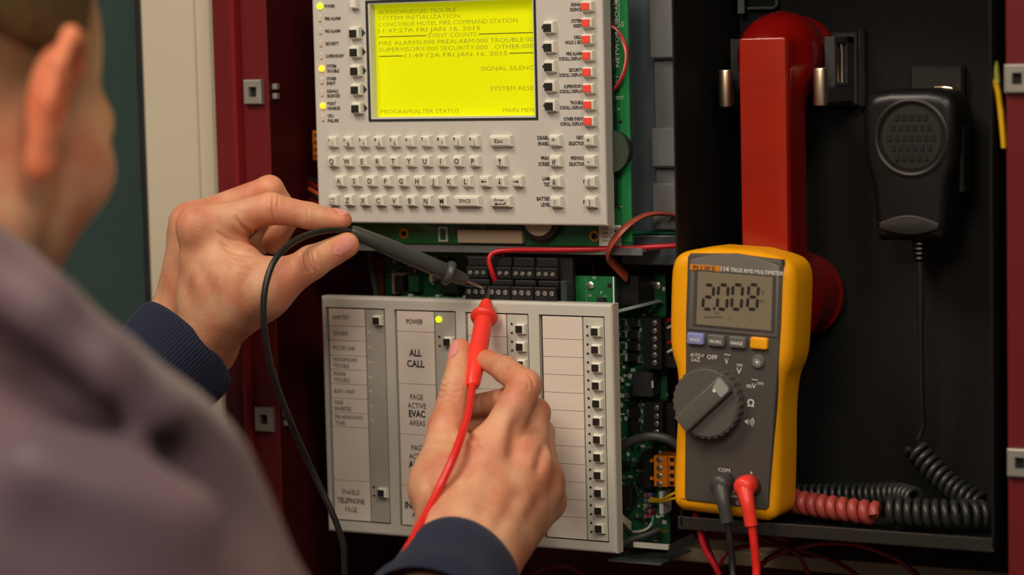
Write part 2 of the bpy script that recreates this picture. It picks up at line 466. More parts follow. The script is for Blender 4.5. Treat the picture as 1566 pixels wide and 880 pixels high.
for cz in (0.1285, -0.0945):
    m = MB(); m.box(-0.1822, -0.1785, 0.004, 0.0085, cz+0.0012, cz+0.0052, 0.0005); m.box(-0.1822, -0.1785, 0.004, 0.0085, cz-0.0052, cz-0.0012, 0.0005)
    m.build('clip_tail', M['zinc'], cab)
# grey steel chassis behind the modules
ch = thing('chassis', 'blue-grey steel chassis column between panel circuit board and black box', 'chassis', (0.08, 0.10, -0.19))
MB().box(0.030, 0.0800, 0.0552, 0.0590, 0.031, 0.42, 0.0004).build('back_plate', M['greysteel'], ch)
m = MB()
m.box(0.0800, 0.0975, 0.050, 0.0590, 0.031, 0.42, 0.0008)
m.build('side_rail', M['greysteel2'], ch)
for a, b in ((0.1445, 0.2), (0.075, 0.1005), (0.035, 0.065)):
    MB().box(0.0795, 0.0985, 0.0445, 0.0498, a, b, 0.0012).build('rail_tab', M['greysteel2'], ch)
m = MB(); m.box(0.056, 0.108, 0.046, 0.075, 0.012, 0.0305, 0.001); m.build('rail_foot', M['greysteel'], ch)

sh = thing('steel_shelf', 'thin galvanised steel shelf beneath the keypad module', 'shelf', (0.0, 0.04, 0.022))
m = MB(); m.box(-0.150, 0.085, 0.018, 0.100, 0.0224, 0.0238, 0.0003); m.build('shelf_plate', M['steel'], sh)
m = MB(); m.box(-0.150, 0.085, 0.0165, 0.018, 0.0205, 0.0252, 0.0004); m.build('front_lip', M['steel'], sh)

# ================================================================== keypad module
kp = thing('keypad_module', 'grey keyboard module with lit yellow display and cream keys, above the button module', 'control panel', (-0.038, 0.01, 0.040))
X0, X1, Z0, Z1 = -0.1456, 0.0688, 0.0404, 0.216
LX0, LX1, LZ0, LZ1 = -0.1036, 0.0216, 0.1080, 0.1868
holed_plate(X0, X1, Z0, Z1, 0.0, 0.011, [(LX0, LX1, LZ0, LZ1)], 0.0016).build('faceplate', M['panel'], kp, angle=40)
m = MB(); ring_strip(m, LX0-0.0002, LX1+0.0002, LZ0-0.0002, LZ1+0.0002, -0.0006, 0.0005, 0.0014)
fr = m.build('display_outline', M['outline'], kp)
m = MB(); ring_strip(m, LX0+0.0012, LX1-0.0012, LZ0+0.0012, LZ1-0.0012, 0.0003, 0.0105, 0.0012)
m.build('display_surround', M['lcdwall'], kp)
scr = MB().box(LX0+0.0024, LX1-0.0024, 0.0068, 0.0095, LZ0+0.0024, LZ1-0.0024).build('display_screen', M['screen'], kp)
sx0, sx1, sz1 = LX0+0.0024, LX1-0.0024, LZ1-0.0024
t = MB(); YT = 0.00675
CH = 0.00275
def lcdtext(s, x, z, wd=None, al='l'):
    t.text(s, x, z, YT, CH, w=wd, align=al, bold=-0.004)
lcdtext('ACKNOWLEDGED TROUBLE', -0.0985, 0.1778, 0.0585)
lcdtext('SYSTEM INITIALIZATION', -0.0985, 0.1738, 0.0615)
lcdtext('CONCORDE HOTEL FIRE COMMAND STATION', -0.0985, 0.1698, 0.1035)
lcdtext('11:47:27A FRI JAN 16, 2015', -0.0985, 0.1657, 0.0760)
lcdtext('EVENT COUNTS', -0.0430, 0.1617, 0.0355, 'c')
lcdtext('FIRE ALARMS:000 PREALARM:000 TROUBLE:00', -0.0985, 0.1575, 0.1145)
lcdtext('SUPERVISORY:000 SECURITY:000   OTHER:000', -0.0985, 0.1533, 0.1145)
lcdtext('11:49:12A FRI JAN 16, 2015', -0.0410, 0.1490, 0.0760, 'c')
lcdtext('SIGNAL SILENCE', 0.0190, 0.1395, 0.0415, 'r')
lcdtext('SYSTEM RESET', 0.0190, 0.1265, 0.0350, 'r')
lcdtext('PROGRAM/ALTER STATUS', -0.0985, 0.1125, 0.0590)
lcdtext('MAIN MENU', 0.0190, 0.1125, 0.0260, 'r')
t.build('screen_lettering', M['lcdink'], scr, flat=True, kind='stuff')
t = MB()
for a, b, z in ((-0.0985, -0.0625, 0.1628), (-0.0235, 0.0188, 0.1628), (-0.0985, -0.0805, 0.1500), (-0.0015, 0.0188, 0.1500)):
    t.box(a, b, YT-0.0001, YT+0.0001, z, z+0.0006)
t.build('screen_rule', M['lcdline'], scr, flat=True, kind='stuff')

YK = -0.0042          # key tops stand this far proud
def key_mesh(wd, ht, cap=None, legend=None, capname='cap'):
    """returns (body MB, cap MB) around the origin, the face toward -Y"""
    b = MB()
    w0, h0, w1, h1 = wd/2+0.0006, ht/2+0.0006, wd/2, ht/2
    vs = [(-w0, 0, -h0), (w0, 0, -h0), (w0, 0, h0), (-w0, 0, h0),
          (-w1, YK+0.0006, -h1), (w1, YK+0.0006, -h1), (w1, YK+0.0006, h1), (-w1, YK+0.0006, h1),
          (-w1+0.0005, YK, -h1+0.0005), (w1-0.0005, YK, -h1+0.0005), (w1-0.0005, YK, h1-0.0005), (-w1+0.0005, YK, h1-0.0005)]
    fs = [(8, 9, 10, 11), (3, 2, 1, 0)]
    for a in (0, 4):
        for k in range(4):
            fs.append((a+k, a+(k+1) % 4, a+4+(k+1) % 4, a+4+k))
    b.add(vs, fs)
    return b
def key(parent, x, z, wd, ht, material, legends=(), cap=None, capm=0.0009, proto=None, name='key'):
    if proto is None:
        b = key_mesh(wd, ht)
        b.v = [(p[0]+x, p[1], p[2]+z) for p in b.v]
        o = b.build(name, material, parent, at=(x, 0, z), angle=25)
    else:
        o = proto.copy(); COL.objects.link(o); o.parent = parent
        o.location = Vector((x, 0, z))-ORIG[parent.name]; reg(o, (x, 0, z))
    if cap is not None:
        c = MB(); c.box(x-wd/2+0.0004, x+wd/2-0.0013, YK-0.0008, YK+0.0002, z-ht/2+0.0004, z+ht/2-capm, 0.0003)
        c.build('key_cap', cap, o)
    elif name == 'key':
        c = MB(); c.box(x-wd/2+0.0005, x+wd/2-0.0011, YK-0.0002, YK+0.0002, z-ht/2+0.0005, z+ht/2-0.0014, 0.0001)
        c.build('key_face', M['keyface'], o)
    for (txt, dx, dz, h, bold, wdt) in legends:
        lg = MB(); lg.text(txt, x+dx, z+dz, YK-0.00032, h, w=wdt, bold=bold, squeeze=0.85)
        lg.build('legend', M['ink'], o, flat=True)
    return o
KW, KH = 0.0066, 0.0064
small = None
def letter_key(x, z, legends):
    global small
    o = key(kp, x, z, KW, KH, M['key'], legends, proto=small)
    if small is None: small = o
    return o
nums = ['1', '2', '3', '4', '5', '6', '7', '8', '9', '0']; shifts = ['!', '@', '=', '$', '%', ':', "'", '*', '{', '}']
for i in range(10):
    letter_key(-0.1310+0.0119*i, 0.0945, [(nums[i], -0.0017, 0.0004, 0.0023, 0.025, None), (shifts[i], 0.0014, -0.0023, 0.0021, 0.01, None)])
for i, c in enumerate('QWERTYUIOP'):
    letter_key(-0.1311+0.0119*i, 0.0815, [(c, -0.0002, -0.0017, 0.0035, 0.022, None)])
for i, c in enumerate('ASDFGHJKL'):
    letter_key(-0.1259+0.01202*i, 0.0685, [(c, -0.0002, -0.0017, 0.0035, 0.022, None)])
o = letter_key(-0.1315, 0.0556, [('CAPS', 0, 0.0004, 0.0014, 0.0, 0.0044), ('LOCK', 0, -0.0019, 0.0014, 0.0, 0.0044)])
for i, c in enumerate('ZXCVBNM'):
    letter_key(-0.1315+0.01196*(i+1), 0.0556, [(c, -0.0002, -0.0017, 0.0035, 0.022, None)])
def arrow_key(x, z, ang, L=0.0042):
    o = letter_key(x, z, [])
    ca, sa = math.cos(ang), math.sin(ang)
    a = MB(); y = YK-0.0004
    pts = [(-L/2, -0.0003), (L*0.1, -0.0003), (L*0.1, -0.0010), (L/2, 0), (L*0.1, 0.0010), (L*0.1, 0.0003), (-L/2, 0.0003)]
    a.add([(x+p[0]*ca-p[1]*sa, y, z+p[0]*sa+p[1]*ca) for p in pts], [tuple(range(7))])
    a.build('legend', M['ink'], o, flat=True)
arrow_key(-0.0165, 0.0685, math.pi); arrow_key(-0.0049, 0.0685, -math.pi/2); arrow_key(0.0072, 0.0685, 0); arrow_key(-0.0044, 0.0815, math.pi/2)
key(kp, -0.0300, 0.0556, 0.0182, KH, M['key'], [('SPACE', -0.0008, -0.0009, 0.0024, 0.01, 0.0085)])
key(kp, -0.0042, 0.0945, 0.0148, KH, M['key'], [('Esc', -0.0006, -0.0012, 0.0026, 0.012, 0.0060)])
o = key(kp, -0.0052, 0.0556, 0.0142, KH, M['key'], [('Enter', 0, 0.0003, 0.0018, 0.01, 0.0072)])
a = MB(); a.add([(-0.0092, YK-0.0004, 0.0541), (-0.0072, YK-0.0004, 0.0530), (-0.0072, YK-0.0004, 0.0538), (-0.0010, YK-0.0004, 0.0538), (-0.0010, YK-0.0004, 0.0555),
                 (-0.0016, YK-0.0004, 0.0555), (-0.0016, YK-0.0004, 0.0544), (-0.0072, YK-0.0004, 0.0544), (-0.0072, YK-0.0004, 0.0552)], [(0, 1, 2, 7, 8), (2, 3, 6, 7), (3, 4, 5, 6)])
a.build('legend', M['ink'], o, flat=True)
for c, z in (('*', 0.0945), ('#', 0.0815), ('&', 0.0685), ('/', 0.0556)):
    key(kp, 0.0346, z, 0.0074, KH, M['key'], [(c, -0.0002, -0.0018, 0.0034, 0.01, None)])
for c, z in (('+', 0.0945), ('-', 0.0815), ('(', 0.0685), (')', 0.0556)):
    key(kp, 0.0591, z, 0.0074, KH, M['key'], [(c, -0.0002, -0.0017, 0.0036, 0.014, None)])
bk = None
ZB = (0.1661, 0.1537, 0.1414, 0.1290, 0.1167)
for z in ZB:
    bk = bk or None
    key(kp, -0.1113, z, 0.0072, 0.0068, M['key'], cap=M['blackcap'], capm=0.0014)
    key(kp, 0.0322, z, 0.0072, 0.0068, M['key'], cap=M['blackcap'], capm=0.0014)
    for sx, xx in ((1, -0.1059), (-1, 0.0268)):
        tr = MB(); tr.add([(xx-sx*0.0012, -0.0004, z-0.0028), (xx-sx*0.0012, -0.0004, z+0.0028), (xx+sx*0.0013, -0.0004, z)], [(0, 1, 2) if sx < 0 else (2, 1, 0)])
        tr.build('arrow_mark', M['ink'], kp, flat=True)
for i in range(8):
    key(kp, 0.0592, 0.1783-0.01025*i, 0.0074, 0.0056, M['key'], cap=M['redcap'], capm=0.0005)
key(kp, -0.1115, 0.1852, 0.0048, 0.0058, M['key'], name='blank_button')
lit = {0: 'led_y', 5: 'led_a', 8: 'led_a'}
for i in range(10):
    z = 0.1843-0.00824*i
    m = MB()
    if i in lit: m.lathe([(0.0020, 0.001), (0.0020, -0.0010), (0.0015, -0.0019), (0.0004, -0.0023)], (-0.1391, 0, z), (0, 1, 0), 14)
    else: m.box(-0.1406, -0.1382, -0.0009, 0.001, z-0.0020, z+0.0022, 0.0005)
    m.build('indicator_lamp', M[lit.get(i, 'led_off')], kp)
labs = [['POWER'], ['FIRE ALARM'], ['PRE ALARM'], ['SECURITY'], ['SUPERVISORY'], ['SYSTEM', 'TROUBLE'], ['OTHER', 'EVENT'], ['SIGNALS', 'SILENCED'], ['POINT', 'DISABLED'], ['CPU', 'FAILURE']]
def label(lines, x, z, al, parent, y=-0.0003, h=0.0021, gap=0.0031, bold=0.026, sq=0.78, m='ink', nm='printed_label', wd=None):
    mb = MB(); n = len(lines)
    for k, s_ in enumerate(lines):
        mb.text(s_, x, z-h/2+(n-1)*gap/2-k*gap, y, h, align=al, bold=bold, squeeze=sq, w=wd)
    return mb.build(nm, M[m], parent, flat=True)
for i, L in enumerate(labs):
    label(L, -0.1357, 0.1843-0.00824*i, 'l', kp)
rl = [['SIGNAL', 'SILENCE'], ['SYSTEM', 'RESET'], ['DRILL', 'HOLD 2 SEC'], ['FIRE ALARM', 'SCROLL DISPLAY'], ['SECURITY', 'SCROLL DISPLAY'], ['SUPERVISORY', 'SCROLL DISPLAY'], ['TROUBLE', 'SCROLL DISPLAY'], ['OTHER EVENT', 'SCROLL DISPLAY']]
for i, L in enumerate(rl):
    label(L, 0.0540, 0.1783-0.01025*i, 'r', kp, sq=0.72)
for (L, z) in ((['DISABLE', 'ENABLE'], 0.0945), (['PRINT', 'SCREEN'], 0.0815), (['LAMP', 'TEST'], 0.0685), (['BATTERY', 'LEVELS'], 0.0556)):
    label(L, 0.0302, z, 'r', kp, h=0.0023, gap=0.0037)
for (L, z) in ((['NEXT', 'SELECTION'], 0.0945), (['PREVIOUS', 'SELECTION'], 0.0815), (['F1'], 0.0685), (['F2'], 0.0556)):
    label(L, 0.0545, z, 'r', kp, h=0.0022, gap=0.0037, sq=0.72)
label(['CONTROLS', 'ACTIVE'], -0.1115, 0.1925, 'c', kp, h=0.0018)
# its circuit board, seen past the right edge and below
pb = MB().box(-0.135, 0.0765, 0.0205, 0.0222, 0.0256, 0.216, 0.0002).build('circuit_board', M['pcb'], kp)
MB().box(0.0700, 0.0765, 0.0200, 0.0206, 0.0290, 0.216).build('board_border', M['pcb_edge'], pb)
def smd_field(name, parent, x0, x1, z0, z1, y, n, rng, cols=('chip', 'solder', 'silk')):
    mb = MB()
    for k in range(n):
        x = rng.uniform(x0, x1); z = rng.uniform(z0, z1); a = rng.choice((0.0006, 0.0010, 0.0015)); b = rng.choice((0.0005, 0.0008, 0.0012))
        mb.box(x-a, x+a, y-rng.uniform(0.0003, 0.0012), y, z-b, z+b, 0, rng.randrange(len(cols)))
    return mb.build(name, [M[c] for c in cols], parent, flat=True, kind='stuff')
rng = random.Random(3)
smd_field('small_components', pb, 0.050, 0.070, 0.030, 0.19, 0.0205, 130, rng)
tx = MB()
def vtext(mb, s, x, z, y, h, w=None, bold=0.0):
    v, f = glyphs(s, bold); sc = h/0.7
    x0 = min(p[0] for p in v); x1 = max(p[0] for p in v); sx = sc*0.8 if w is None else w/(x1-x0)
    mb.add([(x-p[1]*sc, y, z+(p[0]-x0)*sx) for p in v], f)
vtext(tx, 'NETWORK BOARD', 0.0700, 0.140, 0.0199, 0.0024, 0.046); vtext(tx, 'Qty', 0.0735, 0.165, 0.0199, 0.0022)
vtext(tx, 'DISPLAY', 0.0640, 0.047, 0.0199, 0.0034, 0.022)
tx.text('1:1', 0.0625, 0.1065, 0.0199, 0.0032); tx.text('OUT', 0.070, 0.1195, 0.0199, 0.0022)
for a, b in ((0.0705, 0.165), (0.0640, 0.120)):
    tx.box(a, a+0.0003, 0.0199, 0.0201, b, b+0.022)
tx.build('silkscreen', M['silk'], pb, flat=True, kind='stuff')
for (a, b, c, d) in ((0.0590, 0.0655, 0.1450, 0.1510), (0.0520, 0.0590, 0.1255, 0.1345), (0.0545, 0.0595, 0.1600, 0.1660)):
    MB().box(a, b, 0.0175, 0.0205, c, d, 0.0003).build('chip', M['chip'], pb)
MB().box(0.0605, 0.0625, 0.0180, 0.0205, 0.1270, 0.1310, 0.0003).build('white_connector', M['silk'], pb)
for x in (-0.0915, 0.0498):
    m = MB(); m.lathe([(0.0036, 0), (0.0036, -0.0005), (0.0020, -0.0005), (0.0019, 0)], (x, 0.0205, 0.0322), (0, 1, 0), 18); g = m.build('mounting_ring', M['gold'], pb)
    MB().lathe([(0.0016, -0.0002), (0.0016, -0.0007)], (x, 0.0205, 0.0322), (0, 1, 0), 12).build('hole', M['dark'], g)
MB().box(-0.0480, 0.0000, 0.0150, 0.0205, 0.0270, 0.0360, 0.0006).build('beige_label', M['beigepart'], pb)
ring_strip(m := MB(), -0.0645, -0.0575, 0.0272, 0.0372, 0.0190, 0.0205, 0.0012); m.build('connector', M['silk'], pb)
m = MB(); m.lathe([(0.0140, 0), (0.0140, -0.006), (0.0125, -0.0075), (0.0110, -0.0075)], (0.0135, 0.0205, 0.0430), (0, 1, 0), 32); bz = m.build('buzzer', M['chip'], pb)
MB().lathe([(0.0105, -0.0070), (0.0105, -0.0079)], (0.0135, 0.0205, 0.0430), (0, 1, 0), 24).build('buzzer_disc', M['beigepart'], bz)
m = MB(); m.lathe([(0.0125, 0), (0.0125, -0.0085), (0.0112, -0.0100), (0.0006, -0.0100)], (0.0660, 0.0205, 0.0870), (0, 1, 0), 32); m.build('coin_battery', M['chip'], pb)
m = MB(); m.box(0.0690, 0.0760, 0.0130, 0.0205, 0.0850, 0.0880, 0.0006); m.lathe([(0.0138, -0.0105), (0.0138, -0.0085), (0.0128, -0.0085)], (0.0660, 0.0205, 0.0870), (0, 1, 0), 32); m.build('battery_holder', mat('smoky_plastic', (58, 70, 62), 0.3, coat=0.3), pb)
wl = MB().box(0.0535, 0.0690, 0.0196, 0.0204, 0.0262, 0.0395).build('white_sticker', M['whitelabel'], pb)
tx = MB()
for k in range(4): tx.text('P/N 34-7', 0.061, 0.0365-0.0026*k, 0.0195, 0.0014, w=0.011-0.001*k)
tx.build('sticker_print', M['ink'], wl, flat=True)
MB().box(-0.130, 0.068, 0.011, 0.0204, 0.052, 0.21, 0.002).build('rear_housing', M['blackplas'], kp)

# ================================================================== button module
bm_ = thing('button_module', 'pale grey module of labelled cards and black square buttons, under the keypad', 'control panel', (-0.037, 0.01, -0.169))
BX0, BX1, BZ0, BZ1 = -0.1458, 0.0711, -0.1692, -0.0090
cols = [(-0.1423, -0.0958, -0.1114), (-0.0886, -0.0421, -0.0585), (-0.0350, 0.0115, -0.0048), (0.0189, 0.0657, 0.0500)]
CT, CB = -0.0163, -0.1621
def htop(i): return CT-0.0002*i, CB+0.0006-0.0003*i
holed_plate(BX0, BX1, BZ0, BZ1, 0.0, 0.0095, [(c[0], c[1], htop(i)[1], htop(i)[0]) for i, c in enumerate(cols)], 0.0022).build('faceplate', M['panel_low'], bm_, angle=40)
MB().box(BX0+0.003, BX1-0.004, 0.0040, 0.0090, BZ0+0.004, BZ1-0.004).build('dark_backing', M['outline'], bm_)
rows = [[-0.0289, -0.0388, -0.0488, -0.0585, -0.0682, -0.0779, -0.0876, -0.0973, -0.1337],
        [-0.0312, -0.0660, -0.0998, -0.1340],
        [-0.0325-0.0115*i for i in range(11)], [-0.0325-0.0115*i for i in range(11)]]
btn = None
def small_button(x, z):
    global btn
    if btn is None:
        b = key_mesh(0.0060, 0.0058); b.v = [(p[0]+x, p[1]*0.8+0.0002, p[2]+z) for p in b.v]
        btn = b.build('button', M['key'], bm_, at=(x, 0, z), angle=25)
        MB().box(x-0.0028, x+0.0018, -0.0040, -0.0028, z-0.0022, z+0.0023, 0.0002).build('button_cap', M['blackcap'], btn)
        return btn
    o = copy_tree(btn, bm_); o.location = Vector((x, 0, z))-ORIG[bm_.name]; return o
cardtext = {
 0: [(['LAMP TEST'], 0), (['TROUBLE'], 0), (['PFC OFF LINE'], 0), (['MICROPHONE', 'TROUBLE'], 0), (['PHONE', 'TROUBLE'], 0), (['BUSY / WAIT'], 0), (['PAGE', 'INHIBITED'], 0), (['PRE-ANNOUNCE', 'TONE'], 0), ([], 0), (['ENABLE', 'TELEPHONE', 'PAGE'], 1)],
 1: [(['POWER'], 2), (['ALL', 'CALL'], 3), (['PAGE', 'ACTIVE', 'EVAC', 'AREAS'], 4), (['PAGE', 'ACTIVE', 'ALERT', 'AREAS'], 4), (['PAGE', 'INACTIVE', 'AREAS'], 4)]}
for i, (x0, x1, xd) in enumerate(cols):
    zt, zb = htop(i); g = 0.0010
    MB().box(xd+0.0004, x1-g, 0.0004, 0.0042, zb+g, zt-g, 0.0002).build('button_strip', M['strip'] if i < 2 else M['panel_low'], bm_)
    zs = [zt-g+0.00015]+rows[i]+[zb+g-0.00015]
    for k in range(len(zs)-1):
        a, b = zs[k+1]+0.00015, zs[k]-0.00015
        c = MB().box(x0+g+(0.0012 if i in (0, 3) else 0.0004), xd-0.0006, 0.0007, 0.0043, a, b, 0.0001).build('label_card', M['card'], bm_)
        if i in cardtext:
            L, st = cardtext[i][k]
            if not L: continue
            mb = MB(); n = len(L); cz = (a+b)/2; cx = (x0+xd)/2; y = 0.0004
            for q, s_ in enumerate(L):
                if st == 0: mb.text(s_, x0+0.0050, cz-0.0013+(n-1)*0.0021-q*0.0042, y, 0.0027, align='l', squeeze=0.74)
                elif st == 1: mb.text(s_, cx, cz-0.0018+(1-q)*0.0060, y, 0.0035, bold=0.018 if q == 1 else 0, w=0.0215 if q == 1 else None)
                elif st == 2: mb.text(s_, cx, cz-0.0016, y, 0.0032, bold=0.012, w=0.0125)
                elif st == 3: mb.text(s_, cx, cz-0.0022+(0.5-q)*0.0072, y, 0.0044, bold=0.025, squeeze=0.9)
                else: mb.text(s_, cx, cz-0.0020+((n-1)/2-q)*0.0058, y, 0.0044 if q == n-2 else 0.0036, bold=0.03 if q == n-2 else 0.0, squeeze=0.82)
            mb.build('card_print', M['inkgrey'] if st < 2 else M['ink'], c, flat=True)
small_button(-0.1005, -0.0242); small_button(-0.1005, -0.1400); small_button(-0.0470, -0.0367)
for k in range(12):
    small_button(0.0065, -0.0266-0.0115*k); small_button(0.0604, -0.0266-0.0115*k)
def led_dot(x, z, m='ink', r=0.00075):
    MB().lathe([(r, 0.0006), (r, -0.0001)], (x, 0, z), (0, 1, 0), 8).build('lamp_dot', M[m], bm_)
for z in (-0.0331, -0.0437, -0.0535, -0.0632, -0.0729, -0.0826, -0.0923):
    MB().box(-0.1100, -0.1078, 0.0, 0.0008, z-0.0013, z+0.0013, 0.0003).build('indicator_lamp', M['led_off'], bm_)
    led_dot(-0.1087, z+0.0001, r=0.0005)
for z in (-0.1366, -0.1425): led_dot(-0.1083, z)
MB().lathe([(0.0020, 0.001), (0.0020, -0.0008), (0.0013, -0.0017), (0.0003, -0.0020)], (-0.0549, 0, -0.0223), (0, 1, 0), 14).build('indicator_lamp', M['led_y'], bm_)
for z in (-0.0337, -0.0397): led_dot(-0.0548, z)
for k in range(12):
    for d in (0.0030, -0.0028):
        led_dot(-0.0010, -0.0266-0.0115*k+d); led_dot(0.0533, -0.0266-0.0115*k+d)
# its board behind, showing over the top and past the right edge
m = MB(); m.pillow([(-0.0960, -0.160), (0.0618, -0.160), (0.0618, 0.0062), (0.0300, 0.0062), (0.0300, -0.0098), (-0.0960, -0.0098)], 0.0235, 0.0252)
b2 = m.build('circuit_board', M['pcb'], bm_, flat=True)
MB().box(0.0608, 0.0618, 0.0232, 0.0254, -0.0925, 0.0062).build('board_edge', M['silk'], b2)
def pbox(mb, px0, py0, px1, py1, yf, yb, b=0.0003, mi=0):
    """a box whose front face spans two points seen at depth yf"""
    a = P(px0, py0, yf); c = P(px1, py1, yf)
    return mb.box(min(a[0], c[0]), max(a[0], c[0]), yf, yb, min(a[2], c[2]), max(a[2], c[2]), b, mi)
def screw_at(parent, px, py, y, r=0.0016, name='screw'):
    p = P(px, py, y)
    m = MB(); m.lathe([(r, 0.0004), (r, -0.0004), (r*0.7, -0.0009), (0.0002, -0.0010)], (p[0], y, p[2]), (0, 1, 0), 10)
    o = m.build(name, M['screw'], parent)
    return o
def slotted(parent, x, z, y, r):
    m = MB(); m.lathe([(r, 0.0004), (r, -0.0002), (r*0.75, -0.0007), (0.0002, -0.0007)], (x, y, z), (0, 1, 0), 10)
    m.box(x-r*0.8, x+r*0.8, y-0.0009, y-0.0006, z-0.0002, z+0.0002)
    return m.build('screw', M['screw'], parent, kind=None)
# two rows of three-pole terminal blocks on top of that board
tb = thing('terminal_strip', 'double row of black screw terminals above the button module', 'terminal strip', (-0.01, 0.018, -0.017))
MB().box(-0.0420, 0.0345, 0.0185, 0.0232, -0.016, 0.0185, 0.0004).build('backing_rail', M['blackplas'], tb)
for i in range(4):
    x0 = -0.0385+0.0169*i
    b = MB(); b.box(x0, x0+0.0162, 0.0065, 0.0184, -0.0165, -0.0002, 0.0006); b.box(x0+0.0004, x0+0.0158, 0.0115, 0.0184, -0.0002, 0.0036, 0.0008)
    o = b.build('terminal_block', M['blackplas'], tb)
    for k in range(3): slotted(o, x0+0.0030+0.0050*k, -0.0040, 0.0064, 0.0017)
    x0 = -0.0410+0.0169*i
    b = MB(); b.box(x0, x0+0.0162, 0.0135, 0.0184, 0.0040, 0.0118, 0.0006); b.box(x0+0.0004, x0+0.0158, 0.0150, 0.0184, 0.0118, 0.0180, 0.0008)
    o = b.build('terminal_block', M['blackplas'], tb)
    for k in range(3): slotted(o, x0+0.0030+0.0050*k, 0.0076, 0.0134, 0.0016)
MB().box(0.0300, 0.0345, 0.0095, 0.0184, -0.0165, 0.0040, 0.0005).build('end_plate', mat('slate_plastic', (46, 54, 58), 0.5), tb)
# details on the button module's board
screw_at(b2, 903, 437, 0.0232, 0.0026)
m = MB(); pbox(m, 912, 455, 924, 470, 0.020, 0.0235); m.build('chip', M['chip'], b2)
p = P(932, 437, 0.0233); MB().lathe([(0.0016, 0.0001), (0.0016, -0.0002)], (p[0], 0.0234, p[2]), (0, 1, 0), 12).build('hole', M['dark'], b2)
tx = MB()
for (a, b_, c, d) in ((896, 424, 897, 470), (925, 452, 926, 470)):
    pbox(tx, a, b_, c, d, 0.0232, 0.0235, 0)
for (t_, x, y) in (('R21', 909, 427), ('C4', 902, 454), ('J3', 919, 449)):
    q = P(x, y, 0.0232); tx.text(t_, q[0], q[2], 0.0232, 0.0016)
tx.build('silkscreen', M['silk'], b2, flat=True, kind='stuff')
rng = random.Random(11)
for k in range(5):
    q = -0.090+0.0105*k
    MB().box(q, q+0.0035, 0.0205, 0.0234, -0.0135, -0.0085-0.001*(k % 2), 0.0003).build('small_connector', M['chip' if k % 2 else 'solder'], b2)

# board standing behind at the left, half hidden by the black probe
lb = thing('rear_circuit_board', 'dark green circuit board standing behind the black probe', 'circuit board', (-0.085, 0.062, -0.02))
m = MB(); pbox(m, 588, 384, 745, 480, 0.062, 0.064); lbb = m.build('board', M['pcb_dark'], lb)
for (a, b_, c, d, y, mm) in ((602, 421, 617, 447, 0.052, 'chip'), (599, 418, 620, 450, 0.056, 'beigepart'), (624, 421, 640, 447, 0.054, 'pcb_dark'), (656, 418, 661, 432, 0.052, 'beigepart'), (672, 425, 700, 450, 0.052, 'chip'), (700, 418, 735, 440, 0.056, 'chip'), (640, 395, 690, 415, 0.058, 'chip')):
    m = MB(); pbox(m, a, b_, c, d, y, 0.0622); m.build('component', M[mm], lb)
m = MB(); pbox(m, 571, 395, 586, 470, 0.060, 0.066, 0.001); m.build('edge_strip', mat('rust_red_strip', (120, 46, 34), 0.5), lb)
m = MB(); m.tube(catmull([P(566, 384, 0.055), P(569, 410, 0.055), P(575, 440, 0.055), P(579, 470, 0.055)]), 0.004, 8, flat=0.3)
m.build('clear_sleeve', mat('smoky_sleeve', (96, 92, 92), 0.3, coat=0.4), lb)
rng = random.Random(5)
a = P(592, 450, 0.062); c = P(740, 392, 0.062)
smd_field('small_components', lb, a[0], c[0], a[2], c[2], 0.062, 60, rng)

# board standing at the right, behind the button module
sb = thing('side_circuit_board', 'green circuit board with black and orange terminals, left of the meter', 'circuit board', (0.06, 0.07, -0.18))
YS = 0.066
a = P(1019, 420, YS); c = P(1023, 843, YS)
sbb = MB().box(0.0150, (a[0]+c[0])/2, YS, YS+0.0017, c[2], a[2], 0.0002).build('board', M['pcb_dark'], sb)
screw_at(sb, 1004, 437, YS-0.0002, 0.0030)
def block(px0, py0, px1, py1, yf, name, mm, b=0.0005):
    m = MB(); pbox(m, px0, py0, px1, py1, yf, YS, b); return m.build(name, M[mm] if isinstance(mm, str) else mm, sb)
o = block(983, 487, 1012, 566, 0.050, 'terminal_block', 'blackplas')
for y in (494.5, 506.5, 519, 531.5, 543.5, 555.5): screw_at(o, 1001, y, 0.050, 0.0019)
o = block(1012, 489, 1034, 564, 0.056, 'wire_entry', 'blackplas')
o = block(985, 615, 1014, 676, 0.050, 'terminal_block', 'blackplas')
for y in (624, 637, 648.5, 661): screw_at(o, 1004, y, 0.050, 0.0019)
block(1014, 617, 1033, 676, 0.056, 'wire_entry', 'blackplas')
o = block(999, 697, 1021, 746, 0.048, 'orange_terminal', 'orangeblk')
for y in (704, 716.5, 728.5, 741):
    s_ = screw_at(o, 1008.5, y, 0.048, 0.0021)
o2 = block(1021, 698, 1034, 745, 0.050, 'orange_wire_entry', 'orangeblk')
for y in (704, 716.5, 728.5, 740):
    m = MB(); pbox(m, 1024, y-3.5, 1031, y+2.5, 0.0497, 0.0502, 0); m.build('wire_hole', M['dark'], o2)
for y in (706, 733):
    m = MB(); pbox(m, 993.5, y-3, 999, y+2, 0.052, 0.056, 0.0003); m.build('latch', M['orangeblk'], o)
block(981, 690, 998, 748, 0.055, 'header_base', 'blackplas')
for k, y in enumerate((487, 505, 523, 541)):
    block(961, y, 973, y+14, 0.060, 'relay', 'chip')
    m = MB(); pbox(m, 948, y+1, 958, y+12, 0.064, YS, 0.0002); q = m.build('ring_pad', M['silk'], sb)
    m = MB(); pbox(m, 949, y+2, 956, y+11, 0.0637, 0.0641, 0); m.build('pad_core', M['pcb_dark'], q)
for k, y in enumerate((489, 507, 526, 545, 617, 634, 650)):
    block(975, y, 979, y+11, 0.063, 'resistor', 'solder', 0.0002)
block(966, 569, 998, 608, 0.052, 'jumper_header', mat('dark_grey_connector', (48, 48, 50), 0.5))
